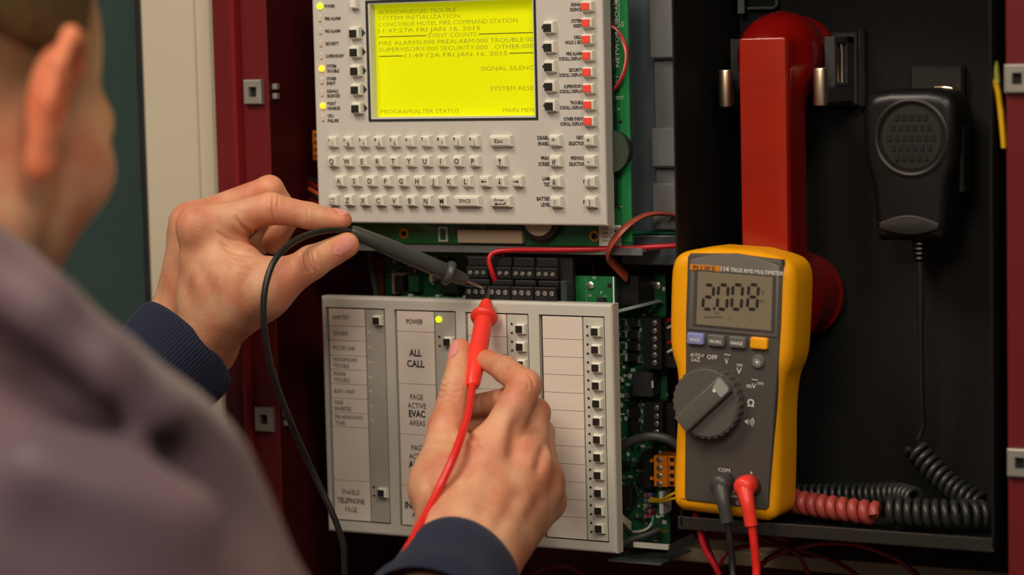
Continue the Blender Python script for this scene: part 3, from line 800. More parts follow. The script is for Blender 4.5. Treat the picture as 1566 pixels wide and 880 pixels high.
m = MB(); pbox(m, 996, 583, 999, 594, 0.0515, 0.0525, 0.0001); m.build('bright_pin', M['silk'], sb)
block(962, 622, 976, 640, 0.060, 'relay', 'chip'); block(962, 645, 976, 664, 0.060, 'relay', 'chip')
block(944, 705, 962, 716, 0.062, 'chip', 'chip'); block(972, 706, 981, 716, 0.060, 'chip', 'chip'); block(972, 730, 981, 742, 0.060, 'chip', 'chip')
block(944, 745, 966, 778, 0.058, 'connector', 'chip')
m = MB(); pbox(m, 1007, 752, 1014, 788, 0.052, YS, 0.0006); m.build('white_post', M['silk'], sb)
cc = [(150, 60, 60), (90, 96, 150), (150, 140, 80), (70, 70, 110), (150, 90, 90)]
for r_ in range(5):
    for k in range(2):
        block(984+6.5*k, 755+8*r_, 989.5+6.5*k, 761.5+8*r_, 0.058, 'ribbon_pin', mat('pin_colour', cc[(r_+k) % 5], 0.5), 0.0002)
rng = random.Random(21)
a = P(947, 800, YS); c = P(984, 490, YS)
smd_field('small_components', sb, a[0], c[0], a[2], c[2], YS, 190, rng)
a = P(986, 690, YS); c = P(1018, 430, YS)
smd_field('small_components', sb, a[0], c[0], a[2], c[2], YS, 60, rng, ('silk', 'pcb', 'solder'))
a = P(1002, 830, YS); c = P(1020, 770, YS)
smd_field('small_components', sb, a[0], c[0], a[2], c[2], YS, 20, rng, ('silk', 'pcb', 'gold'))
block(946, 421, 976, 468, 0.040, 'black_connector', 'blackplas')
tx = MB()
for k, (s_, x, y, h) in enumerate((('TB2 MOD', 980, 470, 0.0022), ('LINE', 1004, 610, 0.0022), ('OUT', 1004, 584, 0.0020))):
    q = P(x, y, YS-0.0002); vtext(tx, s_, q[0], q[2], YS-0.0002, h)
tx.build('silkscreen', M['silk'], sb, flat=True, kind='stuff')
m = MB(); m.tube([P(936, 479, 0.014), P(1008, 461, 0.062)], [0.0028, 0.0028], 4, flat=0.45); m.build('support_bar', mat('pale_steel_bar', (150, 160, 158), 0.5, metal=0.3), sb)
m = MB(); p = P(976, 462, 0.045); m.box(p[0]-0.002, p[0]+0.002, 0.044, 0.048, p[2]-0.001, p[2]+0.0015, 0.0003); m.build('red_flag', M['leadred'], sb)
# bottom bracket beneath that board
bk_ = thing('steel_bracket', 'bent galvanised steel bracket under the side circuit board', 'bracket', (0.07, 0.06, -0.188))
m = MB(); m.box(0.0450, 0.0830, 0.040, 0.0900, -0.1835, -0.1820, 0.0003); m.build('plate', M['steel'], bk_)
m = MB(); m.add([P(1020, 835, 0.040), P(1062, 815, 0.075), P(1062, 832, 0.075), P(1020, 852, 0.040)], [(0, 1, 2, 3), (3, 2, 1, 0)]); m.build('side_flange', M['steel'], bk_, flat=True)
m = MB(); pbox(m, 968, 830, 1022, 842, 0.040, 0.043, 0.0002); m.build('pale_label', M['whitelabel'], bk_)

# wires in the panel
wire('red_lead_wire', 'red wire looping into the upper terminal row above the black probe tip', 'wire',
     [P(757, 429, 0.0125), P(752, 415, 0.010), P(748, 398, 0.010), P(755, 387, 0.012), P(780, 383, 0.014), P(850, 382.5, 0.014), P(930, 381, 0.018), P(1033, 376, 0.030), P(1060, 374, 0.04)], 0.0017, M['wirered'])
wire('red_lead_wire', 'short red wire stub bent up behind the looping red wire', 'wire', [P(770, 402, 0.020), P(770, 393, 0.018), P(768, 386, 0.0175), P(760, 384, 0.018)], 0.0014, M['wiredkred'])
wire('ribbon_cable', 'rust brown flat ribbon cable arching from keypad board to side board', 'cable',
     [P(1045, 334, 0.045), P(1015, 327, 0.036), P(985, 330, 0.026), P(957, 347, 0.014), P(936, 372, 0.010), P(930, 392, 0.016), P(940, 405, 0.026), P(958, 424, 0.036)], 0.0044, M['ribbon'], flat=0.35, n=10)
wire('twisted_wire', 'thin red wire curving out over the green board beside the red keys', 'wire',
     [P(924, 36, 0.017), P(940, 42, 0.015), P(952, 58, 0.014), P(959, 80, 0.014), P(956, 108, 0.014), P(945, 130, 0.015), P(928, 147, 0.017)], 0.0009, M['wirered'])
wire('twisted_wire', 'pale pink wire twisted round the thin red wire over the board', 'wire',
     [P(924, 37, 0.0155), P(941, 44, 0.014), P(950, 58, 0.0145), P(957, 82, 0.013), P(954, 106, 0.0135), P(945, 127, 0.0155), P(928, 150, 0.016)], 0.0007, mat('pink_wire_insulation', (222, 130, 136), 0.4))
wire('black_cable', 'charcoal cable arching over the orange terminal block to the meter', 'cable',
     [P(938, 705, 0.030), P(948, 688, 0.030), P(968, 674, 0.030), P(995, 668, 0.030), P(1020, 672, 0.032), P(1040, 684, 0.036), P(1060, 700, 0.04)], 0.0030, M['wiregrey'])
wire('yellow_wire', 'upper of two yellow wires leaving the coloured pins', 'wire', [P(996, 763, 0.056), P(1012, 765, 0.05), P(1025, 758, 0.045), P(1040, 751, 0.045), P(1055, 748, 0.045)], 0.0010, M['wireyel'])
wire('yellow_wire', 'lower of two yellow wires leaving the coloured pins', 'wire', [P(996, 767, 0.056), P(1014, 767, 0.05), P(1030, 763, 0.045), P(1045, 761, 0.045), P(1058, 761, 0.045)], 0.0010, M['wireyel'])
for k, (x, y, mm, s_) in enumerate(((1030, 487, 'wirered', 'topmost red'), (1030, 498, 'wirewht', 'upper pale'), (1030, 521, 'wirered', 'lower red'), (1030, 535, 'wirewht', 'lowest pale'))):
    wire('terminal_wire', s_+' wire end poking from the black terminal beside the meter', 'wire', [P(x-8, y+4, 0.054), P(x, y, 0.050), P(x+14, y-6, 0.048)], 0.0011, M[mm])
wire('green_white_wire', 'green wire curving under the coloured pins', 'wire', [P(999, 790, 0.052), P(996, 803, 0.050), P(985, 811, 0.050), P(970, 813, 0.052)], 0.0014, M['wiregrn'])
wire('white_wire', 'white wire hugging the green wire under the coloured pins', 'wire', [P(997, 800, 0.049), P(990, 809, 0.048), P(978, 813.5, 0.048), P(968, 814, 0.05)], 0.0008, M['wirewht'])
for k in range(5):
    wire('bundle_strand', '%s grey strand at the lower corner of the button module' % ('uppermost', 'second', 'third', 'fourth', 'lowest')[k], 'wire', [P(938, 768+6*k, 0.030), P(945, 776+6*k, 0.034), P(952+k, 790+5*k, 0.04), P(964, 800+5*k, 0.05)], 0.0010, M['wirewht' if k < 3 else 'wiregrey'])
wire('black_cable', 'dark grey cable drooping below the side board onto the bracket', 'cable', [P(938, 838, 0.040), P(965, 826, 0.045), P(990, 818, 0.05), P(1008, 810, 0.055)], 0.0026, M['wiregrey'])
wire('green_wire', 'green wire running right beneath the keypad board corner', 'wire', [P(968, 357, 0.050), P(1000, 356, 0.050), P(1050, 355, 0.05)], 0.0014, M['wiregrn'])
wire('white_wire', 'pinkish white wire below the green wire at the keypad corner', 'wire', [P(968, 364, 0.048), P(1000, 363, 0.048), P(1050, 364, 0.05)], 0.0011, M['wirewht'])
wire('black_cable', 'black cable hidden under the pinkish white wire', 'cable', [P(960, 372, 0.055), P(1000, 371, 0.055), P(1050, 372, 0.055)], 0.0030, M['wireblk'])
for k, (y, mm, s_) in enumerate(((278, 'wiredkred', 'dark red'), (288, 'wireorg', 'orange'), (296, 'wireblk', 'black'), (303, 'wiredkred', 'lowest dark red'), (270, 'wireblk', 'topmost black'))):
    wire('harness_wire', s_+' wire leaving the left edge of the keypad above the finger', 'wire', [P(452+k*2, y-8+3*(k % 3), 0.060), P(468, y-2, 0.05), P(492, y+12, 0.04), P(510, y+22, 0.04)], 0.0015, M[mm])
ob = thing('orange_connector', 'orange plastic connector peeking out left of the keypad', 'connector', tuple(P(482, 244, 0.045)))
m = MB(); pbox(m, 477, 200, 500, 245, 0.045, 0.06, 0.0006); m.build('connector_body', M['orangeblk'], ob)
for y in (207, 218, 229, 239):
    m = MB(); pbox(m, 480, y-3, 485, y+3, 0.0446, 0.0452, 0); m.build('wire_hole', mat('brown_hole', (120, 66, 20), 0.6), ob)
wire('clear_wire', 'thin wire dropping behind the terminals from the steel shelf', 'wire', [P(898, 388, 0.05), P(904, 402, 0.05), P(908, 414, 0.05), P(908, 430, 0.05)], 0.0006, M['wiredkred'])

# ================================================================== black telephone box
tbx = thing('telephone_box', 'open black steel box holding the red handset and microphone', 'box', (0.217, 0.05, -0.150))
TX0, TX1, TZ0, TZ1, TYB = 0.1157, 0.3178, -0.1480, 0.24, 0.107
MB().box(TX0, TX0+0.0014, 0.0, TYB, TZ0, TZ1, 0.0003).build('side_panel', M['blackbox'], tbx)
MB().box(TX1-0.0014, TX1, 0.0, TYB, TZ0, TZ1, 0.0003).build('side_panel', M['blackbox'], tbx)
MB().box(TX0+0.0014, TX1-0.0014, TYB-0.0014, TYB, TZ0, TZ1).build('rear_panel', M['blackbox'], tbx)
MB().box(TX0+0.0014, TX1-0.0014, 0.0016, TYB-0.0014, TZ0, TZ0+0.0012).build('bottom_panel', M['blackbox'], tbx)
MB().box(TX0+0.0014, TX1-0.0014, 0.0016, TYB-0.0014, TZ1-0.0014, TZ1).build('top_panel', M['blackbox'], tbx)
MB().box(TX0-0.002, TX1, 0.0, 0.0016, -0.1500, -0.1418, 0.0004).build('front_lip', M['blackbox2'], tbx)
# hook switch bracket above the handset
m = MB(); pbox(m, 1127, -20, 1138, 21, TYB-0.012, TYB-0.010, 0.0004)
g_ = m.build('switch_tab', mat('grey_bracket', (110, 114, 116), 0.5, metal=0.3), tbx)
m = MB(); m.tube([P(1144, 13, TYB-0.006), P(1184, 12, TYB-0.006), P(1188, 8, TYB-0.006), P(1188, -40, TYB-0.006)], 0.0018, 8, flat=0.6); m.build('switch_bracket', MATS['grey_bracket'], tbx)

# steel rail of the cabinet under the box, and loose red wires
rl_ = thing('steel_rail', 'beige painted rail low in the cabinet under the black box', 'rail', (0.22, 0.12, -0.19))
a = P(1057, 806, 0.112); c = P(1545, 862, 0.112)
MB().box(0.040, 0.3285, 0.112, 0.1455, -0.1955, -0.1860, 0.0006).build('rail_bar', mat('beige_rail_paint', (150, 134, 112), 0.6), rl_)
wire('loose_wire', 'red wire hanging below the meter, left of the black lead', 'wire', [P(1062, 785, 0.010), P(1068, 805, 0.006), P(1078, 840, 0.006), P(1100, 880, 0.01), P(1130, 960, 0.03), P(1180, 1060, 0.08), P(1240, 1150, 0.14)], 0.0019, M['wirered'])
wire('loose_wire', 'dark red wire beside the bright red wire below the meter', 'wire', [P(1072, 790, 0.020), P(1084, 840, 0.02), P(1100, 880, 0.02), P(1112, 950, 0.04), P(1150, 1060, 0.08), P(1210, 1150, 0.14)], 0.0016, M['wiredkred'])
wire('loose_wire', 'dark red wire arching low across the cabinet under the box', 'wire', [P(1120, 1000, 0.14), P(1132, 920, 0.08), P(1150, 885, 0.05), P(1180, 852, 0.06), P(1250, 832, 0.07), P(1320, 836, 0.07), P(1385, 865, 0.07), P(1430, 920, 0.09), P(1450, 1000, 0.14)], 0.0019, M['wiredkred'])
wire('loose_wire', 'dark red wire sagging behind the arching wire under the box', 'wire', [P(1150, 820, 0.09), P(1220, 840, 0.09), P(1290, 866, 0.085), P(1330, 910, 0.09), P(1350, 1000, 0.14)], 0.0016, M['wiredkred'])
wire('loose_wire', 'dark red wire loop between the meter leads at bottom', 'wire', [P(1080, 1000, 0.14), P(1086, 930, 0.08), P(1102, 862, 0.05), P(1125, 840, 0.055), P(1180, 835, 0.06), P(1220, 850, 0.06), P(1245, 910, 0.08), P(1255, 1000, 0.14)], 0.0014, M['wiredkred'])
wire('loose_wire', 'faint dark red wire below the button module, right of the right cuff', 'wire', [P(780, 1000, 0.14), P(800, 900, 0.08), P(840, 868, 0.07), P(880, 872, 0.08), P(920, 915, 0.09), P(940, 1000, 0.14)], 0.0016, M['wiredkred'])
wire('earth_wire', 'yellow earth wire hanging in the gap right of the black box', 'wire', [P(1521, 122, 0.0050), P(1526, 140, 0.0055), P(1529, 160, 0.0060), P(1533, 195, 0.0065), P(1536, 226, 0.0070)], 0.0024, M['wireyel'], flat=0.8)
wire('earth_wire', 'olive green top of the earth wire in the gap right of the black box', 'wire', [P(1521, 96, 0.0100), P(1523, 110, 0.0080), P(1525, 130, 0.0050)], 0.0026, M['wirelime'], flat=0.8)

# ================================================================== SDF surfaces for rounded bodies
def seg_d(p, a, b):
    ab = b-a; t = np.clip(((p-a)@ab)/(ab@ab+1e-12), 0, 1)
    return np.linalg.norm(p-a-t[..., None]*ab, axis=-1), t
def sdf_mesh(prims, res, pad=0.004):
    """prims: dicts with t='cone' (a,b,ra,rb), 'ell' (c,R,rad), 'box' (c,R,half,r), 'disc' (c,axis,rad,half,r); k = blend; neg = carve"""
    lo = np.full(3, 1e9); hi = np.full(3, -1e9); bb = []
    for q in prims:
        if q['t'] == 'cone':
            a, b = np.array(q['a'], float), np.array(q['b'], float); r = max(q['ra'], q['rb'])
            l, h = np.minimum(a, b)-r, np.maximum(a, b)+r
        elif q['t'] == 'ell':
            r = max(q['rad']); l, h = np.array(q['c'])-r, np.array(q['c'])+r
        elif q['t'] == 'box':
            r = float(np.linalg.norm(q['half']))+q['r']; l, h = np.array(q['c'])-r, np.array(q['c'])+r
        elif q['t'] == 'disc':
            r = q['rad']+q['half']+q['r']; l, h = np.array(q['c'])-r, np.array(q['c'])+r
        bb.append((l, h))
        if not q.get('neg'): lo = np.minimum(lo, l); hi = np.maximum(hi, h)
    lo -= pad+3*res; hi += pad+3*res
    n = np.ceil((hi-lo)/res).astype(int)+1
    D = np.full(n, 0.03, np.float32)
    ax = [lo[i]+res*np.arange(n[i]) for i in range(3)]
    for q, (l, h) in zip(prims, bb):
        k = q.get('k', 0.003); mg = k+0.006+3*res if not q.get('neg') else k+2*res
        i0 = np.maximum(np.floor((l-mg-lo)/res).astype(int), 0); i1 = np.minimum(np.ceil((h+mg-lo)/res).astype(int)+1, n)
        if (i1 <= i0).any(): continue
        sl = tuple(slice(i0[i], i1[i]) for i in range(3))
        G = np.stack(np.meshgrid(*[ax[i][sl[i]] for i in range(3)], indexing='ij'), -1)
        if q['t'] == 'cone':
            d, t = seg_d(G, np.array(q['a'], float), np.array(q['b'], float))
            fl = q.get('ease'); tt = t*t*(3-2*t) if fl else t
            d = d-(q['ra']+(q['rb']-q['ra'])*tt)
        elif q['t'] == 'ell':
            L = (G-np.array(q['c']))@np.array(q.get('R', np.eye(3))).T
            rad = np.array(q['rad']); k0 = np.linalg.norm(L/rad, axis=-1); k1 = np.linalg.norm(L/rad**2, axis=-1)
            d = k0*(k0-1)/(k1+1e-9)
        elif q['t'] == 'box':
            L = np.abs((G-np.array(q['c']))@np.array(q.get('R', np.eye(3))).T)-np.array(q['half'])
            d = np.linalg.norm(np.maximum(L, 0), axis=-1)+np.minimum(L.max(-1), 0)-q['r']
        elif q['t'] == 'disc':
            A = np.array(q['axis'], float); A /= np.linalg.norm(A)
            L = G-np.array(q['c']); hgt = np.abs(L@A)-q['half']; rr = np.linalg.norm(L-(L@A)[..., None]*A, axis=-1)-q['rad']
            d = np.sqrt(np.maximum(hgt, 0)**2+np.maximum(rr, 0)**2)+np.minimum(np.maximum(hgt, rr), 0)-q['r']
        S = D[sl]; d = d.astype(np.float32)
        if q.get('neg'):
            hh = np.maximum(k-np.abs(S+d), 0)/max(k, 1e-9); D[sl] = np.maximum(S, -d)+hh*hh*k*0.25
        else:
            hh = np.maximum(k-np.abs(S-d), 0)/max(k, 1e-9); D[sl] = np.minimum(S, d)-hh*hh*k*0.25
    return surface_nets(D, lo, res)
def surface_nets(D, lo, res):
    s = D < 0
    c = [s[i:s.shape[0]-1+i, j:s.shape[1]-1+j, k:s.shape[2]-1+k] for i in (0, 1) for j in (0, 1) for k in (0, 1)]
    cnt = sum(x.astype(np.int8) for x in c)
    act = (cnt > 0) & (cnt < 8)
    I = np.argwhere(act)
    idx = -np.ones(act.shape, np.int64); idx[tuple(I.T)] = np.arange(len(I))
    cor = np.array([(i, j, k) for i in (0, 1) for j in (0, 1) for k in (0, 1)])
    val = np.stack([D[I[:, 0]+a, I[:, 1]+b, I[:, 2]+g] for a, b, g in cor], 1)
    acc = np.zeros((len(I), 3)); num = np.zeros(len(I))
    for a in range(8):
        for b in range(a+1, 8):
            if np.abs(cor[a]-cor[b]).sum() != 1: continue
            va, vb = val[:, a], val[:, b]; m = (va < 0) != (vb < 0)
            t = np.where(m, va/np.where(m, va-vb, 1), 0)
            p = cor[a]+t[:, None]*(cor[b]-cor[a])
            acc[m] += p[m]; num[m] += 1
    V = lo+res*(I+acc/num[:, None])
    F = []
    for ax in range(3):
        o1, o2 = [(1, 2), (2, 0), (0, 1)][ax]
        sl0 = [slice(1, -1)]*3; sl0[ax] = slice(0, s.shape[ax]-1)
        sl1 = list(sl0); sl1[ax] = slice(1, s.shape[ax])
        a = s[tuple(sl0)]; b = s[tuple(sl1)]
        E_ = np.argwhere(a != b); fl = a[tuple(E_.T)]
        off = np.ones(3, int); off[ax] = 0; E_ = E_+off
        u = np.zeros(3, int); u[o1] = 1; v = np.zeros(3, int); v[o2] = 1
        g = lambda q: idx[tuple(q.T)]
        q = np.stack([g(E_-u-v), g(E_-v), g(E_), g(E_-u)], 1)
        q[~fl] = q[~fl][:, ::-1]
        F.append(q)
    F = np.concatenate(F)
    F = F[(F >= 0).all(1)]
    return V, F
def sdf_obj(name, VF, m, parent=None, at=None, smooth=2):
    V, F = VF if isinstance(VF, tuple) else VF
    V = np.array(V)
    if smooth:
        for it in range(smooth):
            acc = np.zeros_like(V); cnt = np.zeros(len(V))
            for i in range(4):
                a = F[:, i]; b = F[:, (i+1) % 4]
                np.add.at(acc, a, V[b]); np.add.at(cnt, a, 1); np.add.at(acc, b, V[a]); np.add.at(cnt, b, 1)
            V = V*0.4+0.6*acc/np.maximum(cnt, 1)[:, None]
    me = bpy.data.meshes.new(name)
    po = ORIG[parent.name] if parent is not None else Vector((0, 0, 0))
    og = Vector(at) if at is not None else po
    Vl = (V-np.array(og)).astype(np.float32)
    me.vertices.add(len(Vl)); me.vertices.foreach_set('co', Vl.ravel())
    me.loops.add(len(F)*4); me.loops.foreach_set('vertex_index', F.ravel().astype(np.int32))
    me.polygons.add(len(F)); me.polygons.foreach_set('loop_start', np.arange(0, len(F)*4, 4, dtype=np.int32))
    me.polygons.foreach_set('use_smooth', np.ones(len(F), bool))
    me.materials.append(m); me.update(calc_edges=True); me.validate()
    o = bpy.data.objects.new(name, me); COL.objects.link(o)
    if parent is not None: o.parent = parent
    o.location = og-po; reg(o, og)
    return o
def cone(a, b, ra, rb, k=0.004, neg=False, ease=False): return dict(t='cone', a=a, b=b, ra=ra, rb=rb, k=k, neg=neg, ease=ease)
def ell(c, rad, k=0.004, R=None, neg=False):
    d = dict(t='ell', c=c, rad=rad, k=k, neg=neg)
    if R is not None: d['R'] = R
    return d

# ================================================================== red handset on its cradle
hs = thing('telephone_handset', 'glossy red telephone handset hanging in the black box', 'telephone', (0.162, 0.06, -0.035))
HX = 0.1625
tilt = 0.012
pr = [dict(t='box', c=(HX+0.0010, 0.0465, 0.062), half=(0.0125, 0.0115, 0.0900), r=0.0040, k=0.004),
      dict(t='disc', c=(HX+0.0006, 0.0660, 0.1440), axis=(0, 1, 0), rad=0.0150, half=0.0120, r=0.0105, k=0.012),
      cone((HX, 0.050, 0.1500), (HX, 0.062, 0.1500), 0.0165, 0.021, 0.010),
      dict(t='disc', c=(HX, 0.0740, -0.0080), axis=(0, 1, 0.08), rad=0.0170, half=0.0150, r=0.0095, k=0.012)]
sdf_obj('handset_body', sdf_mesh(pr, 0.0011), M['handset'], hs)
fp = MB(); fp.pillow(rrect(HX-0.0147, HX+0.0162, -0.026, 0.1562, 0.002, 3), 0.0294, 0.036, 0.0012, 3)
fp.build('front_face', M['handset_front'], hs)
m = MB(); m.lathe([(0.0255, 0.0), (0.0262, 0.001), (0.0258, 0.007), (0.022, 0.0092), (0.001, 0.0095)], (HX+0.0006, 0.0860, 0.1440), (0, 1, 0), 40); m.build('earpiece_cap', M['handset'], hs)
m = MB(); m.lathe([(0.0266, 0.0), (0.0274, 0.001), (0.0268, 0.007), (0.0225, 0.0085), (0.001, 0.0085)], (HX, 0.0930, -0.0095), (0, 1, 0.08), 40); m.build('mouthpiece_cap', M['handset'], hs)
cr = thing('handset_cradle', 'charcoal cradle with two chrome prongs holding the red handset', 'cradle', (0.163, 0.105, 0.108))
for sx in (-1, 1):
    x0 = HX+0.0005+sx*0.0318
    b = MB()
    ya, yb = 0.050, 0.0975
    zlo, zhi, zt = 0.1145, 0.1290, 0.1560
    prof = [(ya, zlo), (yb, zlo-0.001), (yb, zt), (ya+0.021, zt), (ya+0.019, zhi), (ya, zhi)]
    xi, xo = x0-0.0036, x0+0.0036
    # side plate with a window, made of bars
    b.box(xi, xo, ya, yb, zlo, zhi-0.0045, 0.0008); b.box(xi, xo, ya+0.012, yb, zhi-0.005, zhi-0.002, 0.0006)
    b.box(xi, xo, yb-0.0130, yb, zhi-0.003, zt, 0.0008); b.box(xi, xo, ya+0.015, yb, zt-0.0050, zt, 0.0008); b.box(xi, xo, ya+0.0130, ya+0.0170, zhi-0.003, zt, 0.0006)
    arm = b.build('prong_arm', M['cradle'], cr)
    t_ = MB(); t_.lathe([(0.0030, 0.0), (0.0040, 0.0006), (0.0043, 0.0016), (0.0043, 0.0224), (0.0040, 0.0234), (0.0030, 0.0240)], (x0, 0.0468, 0.1130), (0, 0, 1), 24)
    t_.build('chrome_tip', M['chrome'], arm)
MB().box(HX-0.037, HX+0.0375, 0.0975, 0.1053, 0.1120, 0.1585, 0.0015).build('base_plate', M['cradle'], cr)
m = MB(); m.box(HX+0.0375, HX+0.0425, 0.0960, 0.1053, 0.1100, 0.1610, 0.002); m.build('edge_ridge', M['blackbox2'], cr)
for k, (ya, lean) in enumerate(((0.0680, 0.006), (0.0800, 0.0))):
    m = MB(); m.tube(catmull([(HX+0.0335, ya, 0.1530), (HX+0.0340, ya+0.001, 0.1460), (HX+0.0335, ya+0.002+lean*0.5, 0.1360), (HX+0.0335, ya+0.002+lean, 0.1265)]), 0.0022, 8, flat=0.6); m.build('switch_hook', M['chrome'], cr)

# ================================================================== microphone
mc = thing('microphone', 'black hand microphone with round grille hanging right of the red handset', 'microphone', (0.253, 0.07, 0.03))
MX, MY = 0.2485, 0.055
prof = [(0.0290, 0.0205), (0.0340, 0.0228), (0.0480, 0.0238), (0.0640, 0.0255), (0.0730, 0.0285), (0.0850, 0.0305), (0.1050, 0.0310), (0.1150, 0.0290), (0.1205, 0.0235), (0.1228, 0.0120)]
pp = catmull([np.array([w_, z_, 0]) for z_, w_ in prof], 4)
out = [(MX+p[0], p[1]) for p in pp]+[(MX-p[0], p[1]) for p in pp[::-1]]
m = MB(); m.pillow(out, MY, 0.0860, 0.0085, 6, 0.004); m.build('body', M['mic'], mc, angle=50)
gc = P(1394, 211, MY); GX, GZ = gc[0], gc[2]
m = MB(); m.lathe([(0.0238, 0.002), (0.0242, -0.0008), (0.0228, -0.0016), (0.0214, -0.0008), (0.0210, 0.0008), (0.0200, 0.0012), (0.0190, 0.0000), (0.0001, -0.0004)], (GX, MY-0.0004, GZ), (0, 1, 0), 48); gr = m.build('grille_ring', M['mic2'], mc)
hole = None
for r_ in range(5):
    for c_ in range(-3, 4):
        x = GX+c_*0.0046+(0.0023 if r_ % 2 else 0); z = GZ+0.0125-0.0062*r_
        if (x-GX)**2+(z-GZ)**2 > 0.0163**2: continue
        if hole is None:
            hole = MB().box(x-0.0014, x+0.0014, MY-0.0013, MY-0.0007, z-0.0019, z+0.0019, 0.0002).build('grille_slot', M['dark'], gr, at=(x, MY, z))
        else:
            o = hole.copy(); COL.objects.link(o); o.parent = gr; o.location = Vector((x, MY, z))-ORIG[gr.name]; reg(o, (x, MY, z))
m = MB(); pts = [(MX-0.0195+0.039*k/16, 0.0405+0.0050*math.sin(math.pi*k/16)) for k in range(17)]+[(MX+0.019-0.038*k/6, 0.0365-0.006*math.sin(math.pi*k/6)*0.6) for k in range(7)]
m.pillow(pts, MY-0.0016, MY+0.003, 0.0012, 3); m.build('thumb_rest', M['mic2'], mc)
m = MB(); m.box(MX+0.0285, MX+0.0318, 0.064, 0.079, 0.058, 0.100, 0.0015); m.build('talk_button', M['mic2'], mc)
q = P(1406, 362, 0.066)
m = MB()
for k in range(5): m.lathe([(0.0052-0.0005*k, 0.0), (0.0056-0.0005*k, -0.0012), (0.0040-0.0004*k, -0.0028)], (q[0], 0.066, q[2]-0.0005-0.0030*k), (0, 0, 1), 14)
m.build('strain_relief', M['mic'], mc)
mh = thing('microphone_hanger', 'square black hanger plate behind the microphone top', 'bracket', tuple(P(1432, 180, 0.1)))
m = MB(); pbox(m, 1390, 101, 1474, 215, 0.0985, 0.1053, 0.0018); m.build('hanger_plate', M['blackbox2'], mh)
m = MB(); m.tube(catmull([P(1430, 134, 0.090), P(1444, 134, 0.088), P(1456, 136, 0.088), P(1459, 146, 0.09)]), 0.0010, 8); m.build('bright_hook', M['chrome'], mh)
m = MB(); m.tube(catmull([P(1406, 388, 0.066), P(1408, 430, 0.067), P(1408, 520, 0.070), P(1409, 600, 0.074), P(1411, 650, 0.078), P(1404, 672, 0.078)]), 0.0021, 8); m.build('cord', M['wireblk'], mc, angle=60)

# coiled cords lying in the box
def coil(name, label, path, R, turns, r, m, per=16):
    mb = MB(); mb.tube(coil_pts(path, R, turns, per), r, 7)
    return tag(mb.build(name, m, at=path[0], angle=80), label, 'cord')
coil('coiled_cord', 'black coiled cord slanting down from the microphone cord', [P(1398, 684, 0.076), P(1425, 716, 0.072), P(1460, 748, 0.066), P(1498, 772, 0.058)], 0.0062, 11, 0.0021, M['cordblk'])
coil('coiled_cord', 'thick black coiled cord lying along the front lip of the box', [P(1511, 788, 0.038), P(1470, 787, 0.030), P(1420, 786, 0.026), P(1358, 781, 0.024)], 0.0072, 11, 0.0024, M['cordblk'])
coil('coiled_cord', 'greenish black coiled cord running behind the red coil', [P(1214, 758, 0.068), P(1270, 757, 0.068), P(1330, 757, 0.066), P(1375, 756, 0.060), P(1398, 763, 0.050)], 0.0058, 19, 0.0019, M['cordblk'])
coil('coiled_cord', 'dusty red coiled cord leaving the right side of the meter', [P(1196, 762, 0.044), P(1225, 769, 0.036), P(1280, 778, 0.028), P(1342, 786, 0.024)], 0.0047, 10, 0.0034, M['cordred'])

# ================================================================== multimeter
mm_ = thing('multimeter', 'yellow and charcoal digital multimeter reading 2.008 standing on the box lip', 'multimeter', (0.1452, 0.018, -0.1395))
RT = Vector((0.1452, 0.018, -0.1395))
TIL = math.radians(3.0)
def ML(px, py, y=-0.0075):
    """meter's own upright coordinates (x, z) of a point on its face"""
    p = P(px, py, y); dx, dz = p[0]-RT.x, p[2]-RT.z
    return RT.x+dx*math.cos(TIL)-dz*math.sin(TIL), RT.z+dx*math.sin(TIL)+dz*math.cos(TIL)
prof = [(0.0005, 0.0285), (0.004, 0.0335), (0.012, 0.0353), (0.040, 0.0352), (0.070, 0.0345), (0.088, 0.0358), (0.098, 0.0392), (0.108, 0.0410), (0.135, 0.0416), (0.152, 0.0412), (0.1600, 0.0380), (0.1640, 0.0305), (0.1672, 0.0140)]
pp = catmull([np.array([w_, z_, 0]) for z_, w_ in prof], 4)
HXM = RT.x+0.0015
out = [(HXM+p[0], RT.z+p[1]) for p in pp]+[(HXM-p[0], RT.z+p[1]) for p in pp[::-1]]
m = MB(); m.pillow(out, -0.0062, 0.0310, 0.0085, 6, 0.006); m.build('holster', M['myellow'], mm_, angle=60)
# charcoal face plate
xl, zt = ML(1051, 386); xr, _ = ML(1197, 395); xbl, zb = ML(1046, 766); xbr, _ = ML(1174, 780)
fo = [(xbl+0.0015, zb), (xbr-0.0015, zb), (xbr, zb+0.002), (xr-0.0008, zb+0.09), (xr, zb+0.115), (xr, zt-0.003), (xr-0.0015, zt-0.0008), ((xl+xr)/2, zt+0.0012), (xl+0.0015, zt-0.0008), (xl, zt-0.003), (xl, zb+0.115), (xl+0.0008, zb+0.09), (xbl, zb+0.002)]
YF = -0.0072
m = MB(); m.pillow(fo, YF, 0.0, 0.0012, 3); m.build('face', M['mdark'], mm_, angle=40)
def mbox(mb, px0, py0, px1, py1, yf, yb, b=0.0003):
    a = ML(px0, py0, yf); c = ML(px1, py1, yf)
    return mb.box(min(a[0], c[0]), max(a[0], c[0]), yf, yb, min(a[1], c[1]), max(a[1], c[1]), b)
